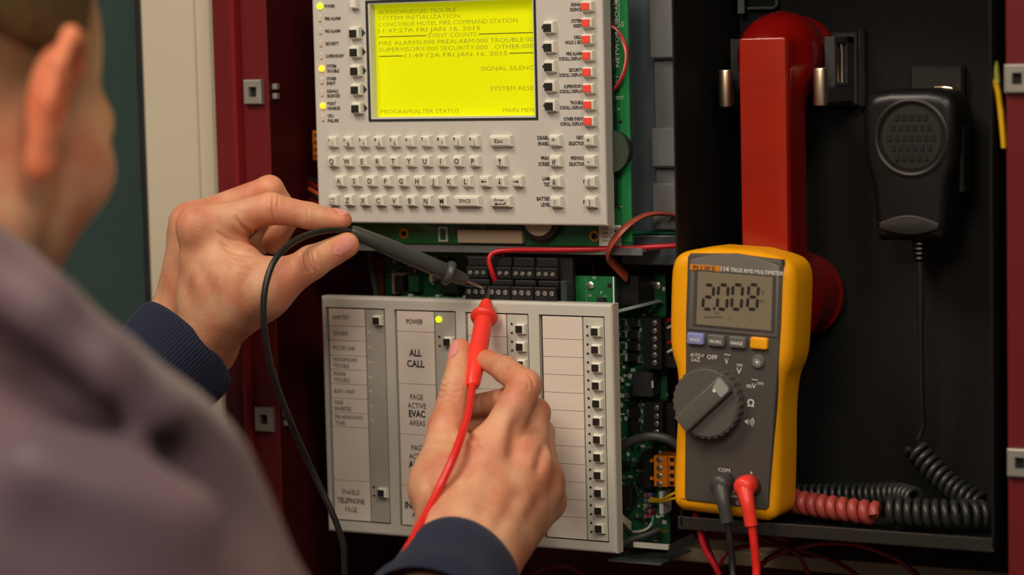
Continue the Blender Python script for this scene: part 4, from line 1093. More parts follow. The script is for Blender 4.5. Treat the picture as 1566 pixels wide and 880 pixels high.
# display
a = ML(1053, 504); c = ML(1193, 402)
bz0, bz1, bx0, bx1 = a[1], c[1], a[0], c[0]
bo = [(bx0, bz0), (bx1, bz0)]+[(bx1-(bx1-bx0)*k/12, bz1-0.002+0.0052*math.sin(math.pi*k/12)) for k in range(13)]
m = MB(); m.pillow(bo, YF-0.0009, YF+0.001, 0.0006, 2); dz_ = m.build('display_bezel', M['mbezel'], mm_)
a = ML(1060, 499); c = ML(1188, 421)
m = MB(); m.box(a[0], c[0], YF-0.0014, YF, a[1], c[1], 0.0005); wf = m.build('display_window', M['mbezel_in'], mm_)
a = ML(1066, 496); c = ML(1183, 424)
wx0, wz0, wx1, wz1 = a[0], a[1], c[0], c[1]
MB().box(wx0, wx1, YF-0.0017, YF-0.001, wz0, wz1, 0.0002).build('display_glass', M['mlcd'], wf)
SEG = {'2': 'abged', '0': 'abcdef', '8': 'abcdefg'}
def digit(mb, ch, x, z, w_, h, t, y, slant=0.05):
    H = h/2
    def bar(x0, z0, x1, z1):
        dx, dz = x1-x0, z1-z0; L = math.hypot(dx, dz); ux, uz = dx/L, dz/L; nx, nz = -uz*t/2, ux*t/2
        g = t*0.35
        pts = [(x0+ux*g, z0+uz*g), (x0+ux*(g+t/2)+nx, z0+uz*(g+t/2)+nz), (x1-ux*(g+t/2)+nx, z1-uz*(g+t/2)+nz), (x1-ux*g, z1-uz*g), (x1-ux*(g+t/2)-nx, z1-uz*(g+t/2)-nz), (x0+ux*(g+t/2)-nx, z0+uz*(g+t/2)-nz)]
        mb.add([(x+p[0]+p[1]*slant, y, z+p[1]) for p in pts], [tuple(range(6))[::-1]])
    S = {'a': (0, h, w_, h), 'b': (w_, H, w_, h), 'c': (w_, 0, w_, H), 'd': (0, 0, w_, 0), 'e': (0, 0, 0, H), 'f': (0, H, 0, h), 'g': (0, H, w_, H)}
    for c_ in SEG[ch]: bar(*S[c_])
dg = MB(); yd = YF-0.0019
DH = 0.0150
for ch, px in (('2', 1076), ('0', 1098), ('0', 1120), ('8', 1144)):
    x, z = ML(px, 472)
    digit(dg, ch, x, z, 0.0063, DH, 0.0020, yd)
x, z = ML(1092, 472); dg.box(x, x+0.0014, yd-0.0001, yd+0.0001, z-0.0006, z+0.0010)
dg.build('reading_digits', M['mdigit'], wf, flat=True, kind='stuff')
t_ = MB()
for s_, px, py, h in (('V', 1168, 451, 0.0030), ('DC', 1167, 463, 0.0020), ('LoZ', 1098, 480, 0.0015), ('2', 1117, 489, 0.0016), ('0', 1151, 491, 0.0016)):
    x, z = ML(px, py); t_.text(s_, x, z, yd, h)
for k in range(9):
    x, z = ML(1080+3*k, 485); t_.box(x-0.0003, x+0.0003, yd-0.00005, yd+0.00005, z-0.0005, z+0.0006)
t_.build('screen_symbols', M['mbezel_in'], wf, flat=True, kind='stuff')
m = MB(); mbox(m, 1055, 404, 1101, 417, YF-0.0013, YF-0.0005, 0.0002); bd = m.build('name_badge', mat('orange_badge', (214, 132, 24), 0.45), dz_)
x, z = ML(1078, 414); t_ = MB(); t_.text('FLUKE', x, z, YF-0.0015, 0.0030, w=0.0150, bold=0.02); t_.build('badge_print', M['mdark'], bd, flat=True)
x, z = ML(1103, 414.5); t_ = MB(); t_.text('114', x, z, YF-0.00095, 0.0030, align='l', w=0.0052, bold=0.02)
x, z = ML(1118, 415.5); t_.text('TRUE RMS MULTIMETER', x, z, YF-0.00095, 0.0024, align='l', w=0.0345, bold=0.01)
t_.build('model_print', M['mwhite'], dz_, flat=True)
# buttons
for px, py, mt, s_ in ((1065, 518, 'mbtn_blue', 'HOLD'), (1096.5, 521, 'mbtn_grey', 'MIN MAX'), (1129, 523.5, 'mbtn_grey', 'RANGE'), (1162, 525, 'mbtn_yel', None)):
    x, z = ML(px, py)
    m = MB(); m.pillow(rrect(x-0.0057, x+0.0057, z-0.0036, z+0.0036, 0.0013, 3), YF-0.0026, YF+0.0005, 0.0009, 3); o = m.build('button', M[mt], mm_)
    if s_:
        t_ = MB(); t_.text(s_, x, z-0.0014, YF-0.0028, 0.0019, w=0.0078 if len(s_) > 4 else 0.0066, bold=0.02); t_.build('legend', M['mwhite'], o, flat=True)
x, z = ML(1159.5, 553.5)
m = MB(); m.lathe([(0.0045, 0.001), (0.0045, -0.0008), (0.0036, -0.0020), (0.0002, -0.0021)], (x, YF, z), (0, 1, 0), 20); o = m.build('backlight_button', M['mbtn_grey'], mm_)
t_ = MB()
for k in range(8):
    an = math.pi*k/4; t_.tube([(x+math.cos(an)*0.0013, YF-0.0023, z+math.sin(an)*0.0013), (x+math.cos(an)*0.0024, YF-0.0023, z+math.sin(an)*0.0024)], 0.0002, 4)
t_.lathe([(0.0009, 0.0), (0.0009, -0.0002)], (x, YF-0.0021, z), (0, 1, 0), 10); t_.build('sun_mark', M['mwhite'], o, flat=True, kind='stuff')
# rotary knob
kx, kz = ML(1088, 614); KR = 0.0222
sc_ = []
for k in range(120):
    an = 2*math.pi*k/120; r_ = KR*(1.0 if (k % 4) < 2 else 0.972); sc_.append((kx+r_*math.cos(an), kz+r_*math.sin(an)))
m = MB(); m.pillow(sc_, YF-0.0090, YF+0.0005, 0); kn = m.build('rotary_knob', M['mknob'], mm_, flat=True)
m = MB(); m.lathe([(KR*0.955, 0.0), (KR*0.955, -0.0003), (KR*0.93, -0.0008), (0.0002, -0.0008)], (kx, YF-0.0090, kz), (0, 1, 0), 64); m.build('knob_face', M['mknob'], kn)
an = math.radians(45)
u_ = np.array([math.cos(an), math.sin(an)]); v_ = np.array([-u_[1], u_[0]])
def kpt(a, b): return (kx+(u_*a+v_*b)[0], kz+(u_*a+v_*b)[1])
rd = MB(); rd.pillow([kpt(-0.0205, -0.0062), kpt(0.0195, -0.0062), kpt(0.0210, -0.004), kpt(0.0210, 0.004), kpt(0.0195, 0.0062), kpt(-0.0205, 0.0062)], YF-0.0145, YF-0.0090, 0.0016, 3)
rg = rd.build('grip_ridge', M['mknob'], kn)
m = MB(); m.pillow([kpt(0.0125, -0.0050), kpt(0.0190, -0.0050), kpt(0.0203, -0.0035), kpt(0.0203, 0.0035), kpt(0.0190, 0.005), kpt(0.0125, 0.003)], YF-0.0149, YF-0.0143, 0); m.build('pointer_mark', M['mknob_l'], kn, flat=True)
q = kpt(0.0120, 0.0010); MB().lathe([(0.0011, 0.0), (0.0011, -0.0004)], (q[0], YF-0.0146, q[1]), (0, 1, 0), 12).build('pointer_dot', M['mwhite'], kn)
# printed range symbols
def mtext(s_, px, py, h, wd=None, bold=0.005, m='mwhite', nm='range_print'):
    x, z = ML(px, py); t = MB(); t.text(s_, x, z, YF-0.0003, h, w=wd, bold=bold); t.build(nm, M[m], mm_, flat=True)
mtext('AUTO-V', 1066, 546, 0.0021, 0.0092); mtext('LoZ', 1064, 553, 0.0026, 0.0056); mtext('OFF', 1089, 550, 0.0028, 0.0068)
mtext('V', 1111, 557, 0.0034); mtext('~', 1112, 546, 0.0034, 0.0042); mtext('V', 1130, 572, 0.0036, 0.0034)
mtext('mV', 1149, 594, 0.0030, 0.0062); mtext('~', 1154, 584, 0.003, 0.004)
mtext('Ω', 1148, 622, 0.0042, 0.0044, 0.02); mtext('COM', 1107, 722, 0.0022, 0.0078); mtext('+', 1149, 727, 0.0028)
mtext('V', 1129, 748, 0.0024); mtext('CAT III', 1124, 755, 0.0016, 0.006); mtext('600V', 1126, 762, 0.0018, 0.0072); mtext('Ω', 1128, 772, 0.0022)
for k, (px, py) in enumerate(((1131, 561), (1163, 589))):
    x, z = ML(px, py); t = MB(); t.box(x-0.002, x+0.002, YF-0.0004, YF-0.0002, z+0.0010, z+0.0014)
    for q in (-0.0017, -0.0003, 0.0011): t.box(x+q, x+q+0.0007, YF-0.0004, YF-0.0002, z, z+0.0004)
    t.build('range_print', M['mwhite'], mm_, flat=True, kind='stuff')
t = MB(); x, z = ML(1139, 645)
t.add([(x, YF-0.0003, z-0.0007), (x+0.001, YF-0.0003, z-0.0007), (x+0.0022, YF-0.0003, z-0.002), (x+0.0022, YF-0.0003, z+0.002), (x+0.001, YF-0.0003, z+0.0007), (x, YF-0.0003, z+0.0007)], [(0, 1, 2, 3, 4, 5)])
for k in range(3):
    r_ = 0.0014+0.0012*k; t.tube([(x+0.0022+r_*math.cos(a_), YF-0.0003, z+r_*math.sin(a_)) for a_ in (-0.8, -0.4, 0, 0.4, 0.8)], 0.00028, 4)
t.build('beeper_mark', M['mwhite'], mm_, flat=True, kind='stuff')
# input jacks
JACK = []
for px, py in ((1107, 742), (1150, 745)):
    x, z = ML(px, py)
    m = MB(); m.lathe([(0.0060, 0.0), (0.0060, -0.0008), (0.0050, -0.0008), (0.0048, 0.0)], (x, YF+0.0002, z), (0, 1, 0), 24); m.build('input_jack', M['dark'], mm_)
mm_.rotation_euler = (0, TIL, 0)

# ================================================================== test leads
def along(a, b, t): return np.array(a)*(1-t)+np.array(b)*t
def test_lead(name, label, tip, end, Rr, pm, wm, wirepts, plug, tipm, wr):
    o = thing(name, label, 'test lead', tuple(tip))
    tip, end = np.array(tip), np.array(end); L = np.linalg.norm(end-tip); d = (end-tip)/L
    m = MB(); m.lathe([(0.0004, 0.0), (0.0010, 0.0014), (0.0010, 0.016)], tip, d, 10); m.build('probe_tip', M[tipm], o)
    s = 0.0125
    m = MB(); m.lathe([(Rr*0.34, s), (Rr*0.62, s+0.0005), (Rr*0.78, s+0.004), (Rr*0.92, s+0.0125), (Rr*1.02, s+0.0135),
                       (Rr*1.02, s+0.024), (Rr*1.04, s+0.05), (Rr*0.98, L*0.78), (Rr*0.80, L*0.97), (Rr*0.62, L)], tip, d, 28)
    pb_ = m.build('probe_handle', M[pm], o, angle=50)
    m = MB(); m.lathe([(Rr*0.95, s+0.0110), (Rr*1.48, s+0.0125), (Rr*1.55, s+0.0140), (Rr*1.45, s+0.0155), (Rr*0.95, s+0.0175)], tip, d, 28); m.build('finger_guard', M[pm], pb_, angle=50)
    m = MB(); m.tube(catmull([end-d*0.004]+[np.array(p) for p in wirepts], 10), wr, 10); m.build('lead_wire', M[wm], o, angle=70)
    j, e1, e2 = [np.array(p) for p in plug]
    m = MB(); m.lathe([(0.0052, 0.0095), (0.0064, 0.0085), (0.0068, 0.0015), (0.0060, -0.0025), (0.0040, -0.0040), (0.0006, -0.0044)], j, (0, 1, 0), 24); pg = m.build('plug_head', M[pm], o, angle=50)
    m = MB(); m.tube(catmull([j+np.array([0, 0.002, 0.001]), along(j, e1, 0.45), e1, e2], 6), [0.0056+(0.0040-0.0056)*min(1, k/14) for k in range(19)], 14); m.build('plug_sleeve', M[pm], o, angle=60)
    return o
YL = -0.020
test_lead('test_lead', 'black test lead with its probe held by the left hand', P(740, 441, 0.0058), P(536, 353, -0.060), 0.0054, 'probeblk', 'wireblk',
          [P(510, 352, -0.072), P(475, 358, -0.088), P(443, 374, -0.106), P(417, 404, -0.122), P(404, 452, -0.131), P(405, 510, -0.132), P(417, 570, -0.126), P(442, 640, -0.114), P(475, 715, -0.095), P(508, 785, -0.090), P(525, 835, -0.088), P(530, 890, -0.088), P(560, 1000, -0.085), P(800, 1130, -0.07), P(1050, 1050, -0.05), P(1118, 940, -0.03), P(1120, 870, YL), P(1116, 825, YL), P(1112, 796, YL)],
          (P(1101, 741, YL+0.004), P(1107, 772, YL), P(1112, 799, YL)), 'tip', 0.0021)
test_lead('test_lead', 'red test lead with its probe held by the right hand', P(748, 441, 0.0058), P(722, 592, -0.058), 0.0058, 'probered', 'leadred',
          [P(717, 628, -0.086), P(708, 660, -0.110), P(692, 703, -0.128), P(672, 746, -0.139), P(652, 787, -0.154), P(634, 820, -0.170), P(612, 865, -0.188), P(590, 930, -0.19), P(620, 1060, -0.15), P(900, 1150, -0.09), P(1120, 1060, -0.05), P(1154, 950, -0.03), P(1157, 880, YL), P(1153, 830, YL), P(1149, 802, YL)],
          (P(1138, 745, YL+0.004), P(1144, 775, YL), P(1149, 804, YL)), 'tip', 0.0026)

# ================================================================== the technician
def nv(v): v = np.array(v, float); return v/np.linalg.norm(v)
def front(p, r): return np.array(p)+nv(CAM-np.array(p))*r
Q = P
def mm(x): return x*0.001
def hand(fingers, palm, extra):
    pr = []
    for (pts, rs) in palm:
        for k in range(len(pts)-1): pr.append(cone(pts[k], pts[k+1], mm(rs[k]), mm(rs[k+1]), 0.018))
    for (pts, rs, k0) in fingers:
        for k in range(len(pts)-1): pr.append(cone(pts[k], pts[k+1], mm(rs[k]), mm(rs[k+1]), k0 if k == 0 else 0.0028))
    return pr+extra
# --- left hand, seen from the thumb side, pinching the black probe
Li = [Q(306, 348, -.090), Q(414, 319, -.080), Q(472, 330, -.069), Q(523, 337, -.061)]
Lm = [Q(292, 342, -.068), Q(412, 290, -.058), Q(441, 330, -.046), Q(419, 371, -.052)]
Lr = [Q(288, 355, -.046), Q(385, 315, -.036), Q(415, 350, -.026), Q(388, 385, -.032)]
Lp = [Q(290, 378, -.028), Q(362, 350, -.020), Q(390, 375, -.014), Q(368, 400, -.020)]
Lt = [Q(328, 508, -.094), Q(408, 446, -.100), Q(476, 402, -.084), Q(530, 375, -.065)]
Lw = Q(292, 520, -.074)
L_el = Pd(-250, 1060, 1.50)
L_c = Q(286, 529, -.087)
L_dir = nv(L_el-L_c)
extra = [cone(Q(268, 505, -.066), Q(268, 505, -.066)+L_dir*0.08, .0190, .019, .016), cone(Q(318, 538, -.082), Q(318, 538, -.082)+L_dir*0.08, .0175, .018, .016),
         cone(Q(355, 440, -.092), Q(392, 412, -.090), .0085, .0060, .012),
         ell(front(Q(303, 346, -.090), 0.006), (.010, .010, .010), .010), cone(Q(350, 430, -.094), Q(405, 428, -.097), .0120, .0115, .016), cone(Q(345, 455, -.094), Q(400, 450, -.098), .0145, .0130, .016),
          cone(Q(338, 368, -.086), Q(362, 366, -.080), .0100, .0070, .010), cone(Q(344, 396, -.089), Q(378, 396, -.086), .0110, .0075, .010)]
prL = hand([(Li, (13.0, 10.0, 8.3, 6.4), .008), (Lm, (12.5, 9.0, 8.2, 7.8), .008), (Lr, (12, 8.6, 7.8, 7.2), .008), (Lp, (10.5, 7.6, 7, 6.5), .007), (Lt, (17, 13.2, 10.6, 8.2), .012)],
           [([Q(312, 505, -.086), Li[0]], (17, 13)), ([Q(278, 500, -.070), Lm[0]], (18, 13)), ([Q(272, 505, -.054), Lr[0]], (17, 12.5)), ([Q(276, 512, -.044), Lp[0]], (16, 11.5)),
            ([Q(330, 470, -.088), Q(345, 415, -.091)], (17, 12.5))], extra)
# --- right hand, seen from its back, holding the red probe
Ri = [Q(752, 692, -.092), Q(803, 590, -.073), Q(773, 566, -.055), Q(745, 551, -.043)]
Rm = [Q(806, 716, -.080), Q(818, 632, -.054), Q(780, 612, -.036), Q(722, 622, -.036)]
Rr = [Q(826, 738, -.064), Q(826, 662, -.042), Q(786, 642, -.026), Q(722, 650, -.032)]
Rp = [Q(834, 768, -.050), Q(832, 700, -.033), Q(796, 682, -.022), Q(750, 690, -.022)]
Rt = [Q(673, 745, -.104), Q(685, 655, -.078), Q(697, 592, -.056), Q(704, 534, -.040)]
R_el = Pd(490, 1225, 1.24)
R_c = Q(704, 878, -.150)
R_dir = nv(R_el-R_c)
extra = [cone(Q(690, 845, -.146), Q(694, 847, -.144)+R_dir*0.08, .0205, .019, .016), cone(Q(730, 862, -.142), Q(726, 862, -.142)+R_dir*0.08, .0190, .018, .016),
         ell(front(Ri[0], .006), (.0105, .0105, .0105), .012), ell(front(Rm[0], .005), (.010, .010, .010), .012), ell(front(Rr[0], .004), (.009, .009, .009), .012),
         cone(front(Ri[0], .0118), front(Q(708, 825, -.138), .0170), .0030, .0022, .006), cone(front(Rm[0], .0112), front(Q(730, 830, -.136), .0170), .0030, .0022, .006),
         cone(front(Rr[0], .0105), front(Q(748, 840, -.125), .0160), .0026, .002, .006)]
prR = hand([(Ri, (13, 9.9, 8.2, 6.7), .008), (Rm, (12.5, 9.4, 8.2, 7.4), .008), (Rr, (12, 8.8, 7.8, 7.0), .008), (Rp, (11, 7.8, 7.0, 6.4), .007), (Rt, (17, 12.2, 9.0, 6.8), .012)],
           [([Q(700, 832, -.142), Ri[0]], (19, 13.5)), ([Q(728, 836, -.138), Rm[0]], (19, 13)), ([Q(738, 844, -.130), Rr[0]], (18, 12.5)), ([Q(748, 852, -.122), Rp[0]], (17, 12)),
            ([Q(686, 815, -.134), Rt[0]], (19, 17)), ([Q(700, 735, -.100), Q(722, 700, -.088)], (16, 11))], extra)
# --- head
az, pd_ = math.radians(-2), math.radians(22)
h0 = np.array([math.sin(az), math.cos(az), 0]); hr = np.array([math.cos(az), -math.sin(az), 0]); hz = np.array([0, 0, 1.0])
hf = h0*math.cos(pd_)-hz*math.sin(pd_); hu = hz*math.cos(pd_)+h0*math.sin(pd_)
Hc = Pd(64, 158, 1.12)-hr*0.076+hf*0.012
HR_ = np.stack([hr, hf, hu])
def H(a, b, c): return Hc+(hr*a+hf*b+hu*c)*0.001
def hell(a, b, c, rad, k=10, neg=False): return ell(H(a, b, c), tuple(x*0.001 for x in rad), k*0.001, HR_, neg)
NB = Pd(-190, 570, 1.10)
head = [hell(0, -12, 38, (75, 96, 80)), hell(0, 40, -24, (57, 54, 74), 25)]
for s_ in (-1, 1):
    head += [cone(H(s_*56, 4, -8), H(s_*50, 8, -58), .015, .014, .02), cone(H(s_*50, 8, -58), H(s_*10, 74, -94), .014, .017, .025),
             hell(s_*46, 56, -8, (20, 22, 20), 22), cone(H(s_*40, 72, 22), H(0, 86, 22), .011, .011, .015),
             hell(s_*31, 96, 6, (16, 14, 11), 8, True), hell(s_*13, 96, -34, (8, 8, 7), 5)]
    arc = [(72, 4, 6), (78, 5, 22), (84, -6, 33), (90, -19, 30), (92, -26, 14), (90, -25, -4), (85, -18, -18), (80, -10, -28), (75, -2, -22)]
    head += [cone(H(s_*arc[k][0], arc[k][1], arc[k][2]), H(s_*arc[k+1][0], arc[k+1][1], arc[k+1][2]), .0046, .0046, .003) for k in range(len(arc)-1)]
    head += [hell(s_*81, -14, 2, (6, 15, 26), 4), hell(s_*81, -11, -28, (5, 9, 10), 5), hell(s_*90, -9, -1, (7, 9, 13), 3, True)]
head += [cone(H(0, 86, 12), H(0, 108, -30), .008, .012, .010), hell(0, 92, -56, (23, 10, 5), 5), hell(0, 90, -66, (20, 10, 6), 5), hell(0, 78, -94, (20, 18, 16), 12),
         cone(H(0, -26, -40), NB, .053, .058, .03)]
S_ = Pd(140, 866, 1.02)
LS_ = NB-hr*0.17+hz*(-.05)
CH_ = Pd(-230, 1150, 1.17); HP_ = np.array([CH_[0]-0.03, CH_[1]-0.02, -0.62])
torso = [cone(NB, CH_, .055, .115, .03), cone(CH_, HP_, .115, .125, .03), cone(S_, NB-hz*.02, .034, .036, .01), cone(LS_, NB-hz*.02, .034, .036, .01),
         cone(S_, R_el, .034, .032, .01), cone(R_el, R_c+R_dir*0.07, .032, .022, .01), cone(LS_, L_el, .036, .032, .01), cone(L_el, L_c+L_dir*0.07, .032, .022, .01)]
person = thing('person', 'short-haired technician in a purple-grey jacket holding two test probes at the panel', 'person', (float(HP_[0]), float(HP_[1]), -1.5))
def join(*vf):
    V, F, n = [], [], 0
    for v, f in vf: V.append(v); F.append(f+n); n += len(v)
    return np.concatenate(V), np.concatenate(F)
def smooth_vf(V, F, n, w_=0.6):
    for it in range(n):
        acc = np.zeros_like(V); cnt = np.zeros(len(V))
        for i in range(4):
            a, b = F[:, i], F[:, (i+1) % 4]
            np.add.at(acc, a, V[b]); np.add.at(cnt, a, 1); np.add.at(acc, b, V[a]); np.add.at(cnt, b, 1)
        V = V*(1-w_)+w_*acc/np.maximum(cnt, 1)[:, None]
    return V
def normals(V, F):
    fn = np.cross(V[F[:, 2]]-V[F[:, 0]], V[F[:, 3]]-V[F[:, 1]]); N = np.zeros_like(V)
    for i in range(4): np.add.at(N, F[:, i], fn)
    return N/(np.linalg.norm(N, axis=1)[:, None]+1e-12)
def sculpt(VF, lines):
    """press skin folds into a hand along polylines lying on its visible side: (points, half width in mm, depth in mm)"""
    V, F = VF; V = smooth_vf(V, F, 3)
    N = normals(V, F); view = CAM-V; dist = np.linalg.norm(view, axis=1); view /= dist[:, None]
    rel = V-CAM; z = rel@fwd; px = np.stack([783+F_PX*(rel@right)/z, 440-F_PX*(rel@up)/z], 1)
    face = np.clip((np.sum(N*view, 1)-0.05)/0.3, 0, 1); disp = np.zeros(len(V))
    for pts, wd, dep in lines:
        c = np.array(catmull([np.array([p[0], p[1], 0.0]) for p in pts], 6))[:, :2]
        d = np.full(len(V), 1e9); tt = np.zeros(len(V)); n = len(c)-1
        for i in range(n):
            ab = c[i+1]-c[i]; t = np.clip(((px-c[i])@ab)/(ab@ab+1e-9), 0, 1); q = np.linalg.norm(px-c[i]-t[:, None]*ab, axis=1)
            m_ = q < d; d[m_] = q[m_]; tt[m_] = (i+t[m_])/n
        fade = np.sqrt(np.clip(np.minimum(tt, 1-tt)*5+0.15, 0, 1)); d = d/2.47/wd
        disp += fade*dep*(-np.exp(-d*d)+0.35*np.exp(-(d-2.0)**2))
    return V+N*(disp*face*0.001)[:, None], F
linesL = [([(461, 388), (462, 402), (468, 417)], .9, .8), ([(469, 384), (471, 400), (477, 414)], .9, .9), ([(478, 383), (481, 397), (488, 409)], .9, .7), ([(453, 392), (456, 408), (461, 420)], .9, .5),
          ([(360, 334), (370, 348), (386, 356)], 1.3, 1.1), ([(334, 356), (346, 366), (372, 372)], 1.3, .9), ([(338, 372), (356, 386), (386, 392)], 1.2, .9),
          ([(350, 398), (370, 402), (394, 400)], 1.5, 1.6), ([(360, 410), (384, 412)], 1.2, .7), ([(418, 297), (417, 316), (420, 345)], .9, .6),
          ([(425, 300), (425, 318)], .9, .3), ([(410, 298), (411, 314)], .9, .35), ([(471, 318), (471, 346)], .8, .35), ([(388, 506), (400, 499)], 1.3, .8), ([(380, 520), (396, 512)], 1.3, .6),
          ([(300, 400), (320, 440), (330, 480)], 3.5, .7), ([(270, 400), (285, 450)], 4.0, .6)]
linesR = [([(670, 588), (684, 593), (703, 590)], .9, .6), ([(671, 597), (685, 602), (702, 600)], .9, .7), ([(674, 580), (690, 583), (704, 581)], .9, .4), ([(668, 607), (682, 611), (698, 610)], .9, .4),
          ([(793, 640), (786, 675), (784, 705)], 4.0, 2.2), ([(834, 680), (826, 705), (823, 722)], 3.0, 1.6), ([(800, 577), (806, 584), (808, 596)], .9, .5), ([(808, 574), (814, 582), (816, 592)], .9, .5),
          ([(792, 572), (797, 583), (798, 594)], .9, .4), ([(703, 652), (714, 666), (728, 672)], 1.8, 1.3), ([(690, 668), (706, 690)], 2.0, .7), ([(770, 557), (776, 570)], .8, .35),
          ([(752, 730), (742, 770), (730, 810)], 4.5, .6), ([(795, 745), (775, 785), (755, 815)], 4.0, .8), ([(690, 720), (684, 770), (680, 805)], 4.5, .7), ([(826, 760), (806, 800)], 3.0, .7),
          ([(728, 682), (738, 688), (750, 680)], 1.2, .4), ([(655, 740), (664, 770)], 2.0, .5)]
vHead = sdf_mesh(head, 0.0026); vHead = (smooth_vf(*vHead, 3), vHead[1])
vTor = sdf_mesh(torso, 0.007); vL = sculpt(sdf_mesh(prL, 0.00085), linesL); vR = sculpt(sdf_mesh(prR, 0.00085), linesR)
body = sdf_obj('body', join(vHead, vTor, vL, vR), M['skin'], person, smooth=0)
# skin tint: stubble with painted jaw shade, cropped hair, redder knuckles and fingertips, painted ear glow
BV = np.empty(len(body.data.vertices)*3, np.float32); body.data.vertices.foreach_get('co', BV); BV = BV.reshape(-1, 3)+np.array(body.location+person.location)
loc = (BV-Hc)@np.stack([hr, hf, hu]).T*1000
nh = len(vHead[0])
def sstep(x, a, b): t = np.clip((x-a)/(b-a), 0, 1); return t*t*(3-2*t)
stub = sstep(-loc[:, 2], 28, 62)*sstep(loc[:, 1], -20, 10)*0.75  # mostly jaw shade painted into the skin colour, with some stubble
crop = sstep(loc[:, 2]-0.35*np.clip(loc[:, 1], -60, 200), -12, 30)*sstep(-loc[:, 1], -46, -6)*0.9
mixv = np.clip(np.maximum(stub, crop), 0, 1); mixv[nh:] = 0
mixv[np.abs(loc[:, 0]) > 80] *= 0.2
red = np.zeros(len(BV))
for p_, r_ in ((Li[0], .016), (Li[1], .012), (Lm[1], .012), (Lm[3], .011), (Lt[3], .012), (Li[3], .010), (Ri[0], .016), (Ri[1], .013), (Rm[0], .015), (Rr[0], .014), (Rt[3], .012), (Ri[3], .010), (Rt[1], .012)):
    d_ = np.linalg.norm(BV-np.array(p_), axis=1); red = np.maximum(red, np.exp(-(d_/r_)**2))
red[:nh] = 0
ear = ((np.abs(loc[:, 0]) > 79) & (np.arange(len(BV)) < nh)); red[ear] = np.maximum(red[ear], 0.9)
tone = np.ones((len(BV), 4), np.float32)
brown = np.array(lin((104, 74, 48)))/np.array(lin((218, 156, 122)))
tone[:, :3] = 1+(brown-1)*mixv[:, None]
tone[:, :3] *= 1+(np.array([1.06, 0.74, 0.68])-1)*red[:, None]
tone[ear, :3] *= np.array([1.15, 0.95, 0.85])  # ears warmer and brighter: light glowing through them is painted in
ca = body.data.color_attributes.new('skin_tone_and_light', 'FLOAT_COLOR', 'POINT'); ca.data.foreach_set('color', tone.ravel())
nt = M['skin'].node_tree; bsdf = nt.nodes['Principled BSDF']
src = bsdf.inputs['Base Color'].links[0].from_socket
at_ = nt.nodes.new('ShaderNodeAttribute'); at_.attribute_name = 'skin_tone_and_light'
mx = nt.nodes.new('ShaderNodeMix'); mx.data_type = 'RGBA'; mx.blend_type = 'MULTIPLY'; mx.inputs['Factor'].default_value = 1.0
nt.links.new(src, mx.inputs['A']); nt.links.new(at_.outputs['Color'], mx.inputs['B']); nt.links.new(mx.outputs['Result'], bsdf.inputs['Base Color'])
from mathutils.bvhtree import BVHTree
BVH = [BVHTree.FromPolygons([Vector(p) for p in v_.tolist()], f_.tolist()) for v_, f_ in (vL, vR)]
def nail(hand_i, c, n, d, L, W, nm='fingernail'):
    """a curved nail plate with centre c, outward normal n, finger direction d"""
    n = nv(n); d = nv(nv(d)-n*(nv(d)@n)); s_ = np.cross(n, d); vs = []; fs = []
    K = 14
    for i in range(K+1):
        for j in range(K+1):
            a, b = -1+2*i/K, -1+2*j/K
            x, y = a*math.sqrt(1-b*b/2), b*math.sqrt(1-a*a/2)
            x = x*(1.0 if x > 0 else 0.95)
            q = np.array(c)+d*x*L/2+s_*y*W/2
            hit = BVH[hand_i].ray_cast(Vector(q+n*0.02), Vector(-n), 0.04)[0]
            q = np.array(hit) if hit is not None else q-n*0.004
            edge = max(abs(x), abs(y))
            vs.append(q+n*(0.00055 if edge < 0.93 else -0.0002))
    for i in range(K):
        for j in range(K):
            q = (i*(K+1)+j, (i+1)*(K+1)+j, (i+1)*(K+1)+j+1, i*(K+1)+j+1); fs.append(q)
    o = MB(); o.add(vs, fs)
    return o.build(nm, M['nail'], body, angle=80)
tow = nv(CAM-Lt[3])
nail(0, front(Q(525, 377, -.066), .0100), tow*0.92-hz*0.30-right*0.1, Lt[3]-Lt[2], .0125, .0100)
nail(0, np.array(Li[3])+nv(hz+tow*0.25)*.0070, hz+tow*0.25, Li[3]-Li[2], .0105, .0080)
nail(1, np.array(Rt[3])+nv(tow*0.75-right*0.65)*.0077, tow*0.75-right*0.65, Rt[3]-Rt[2], .0120, .0095)
# hair, eyes
hair = [hell(0, -14, 40, (79, 100, 84)), dict(t='box', c=H(0, 100, -60), R=HR_, half=(.14, .16, .072), r=.006, k=.012, neg=True), hell(0, 96, 10, (66, 50, 74), 14, True),
        dict(t='box', c=H(0, 0, -108), R=HR_, half=(.14, .20, .060), r=.004, k=.01, neg=True), dict(t='box', c=H(0, 140, -32), R=HR_, half=(.14, .20, .040), r=.006, k=.01, neg=True), hell(66, 66, 36, (44, 50, 52), 12, True), hell(-66, 66, 36, (44, 50, 52), 12, True)]
sdf_obj('hair', sdf_mesh(hair, 0.003), M['hair'], person)
for s_ in (-1, 1):
    m = MB(); m.lathe([(0.0004, -0.0115), (0.006, -0.0098), (0.0098, -0.006), (0.0115, 0), (0.0098, 0.006), (0.006, 0.0098), (0.0004, 0.0115)], H(s_*31, 76, 4), hf, 16)
    e_ = m.build('eye', M['eye'], person)
    MB().lathe([(0.0052, 0.0104), (0.0030, 0.0117), (0.0003, 0.0119)], H(s_*31, 76, 4), hf, 14).build('iris', mat('brown_iris', (60, 40, 26), 0.2), e_)
    m = MB(); m.tube(catmull([H(s_*16, 93, 22), H(s_*34, 90, 27), H(s_*47, 80, 24)]), 0.0026, 6); m.build('eyebrow', M['hair'], person)
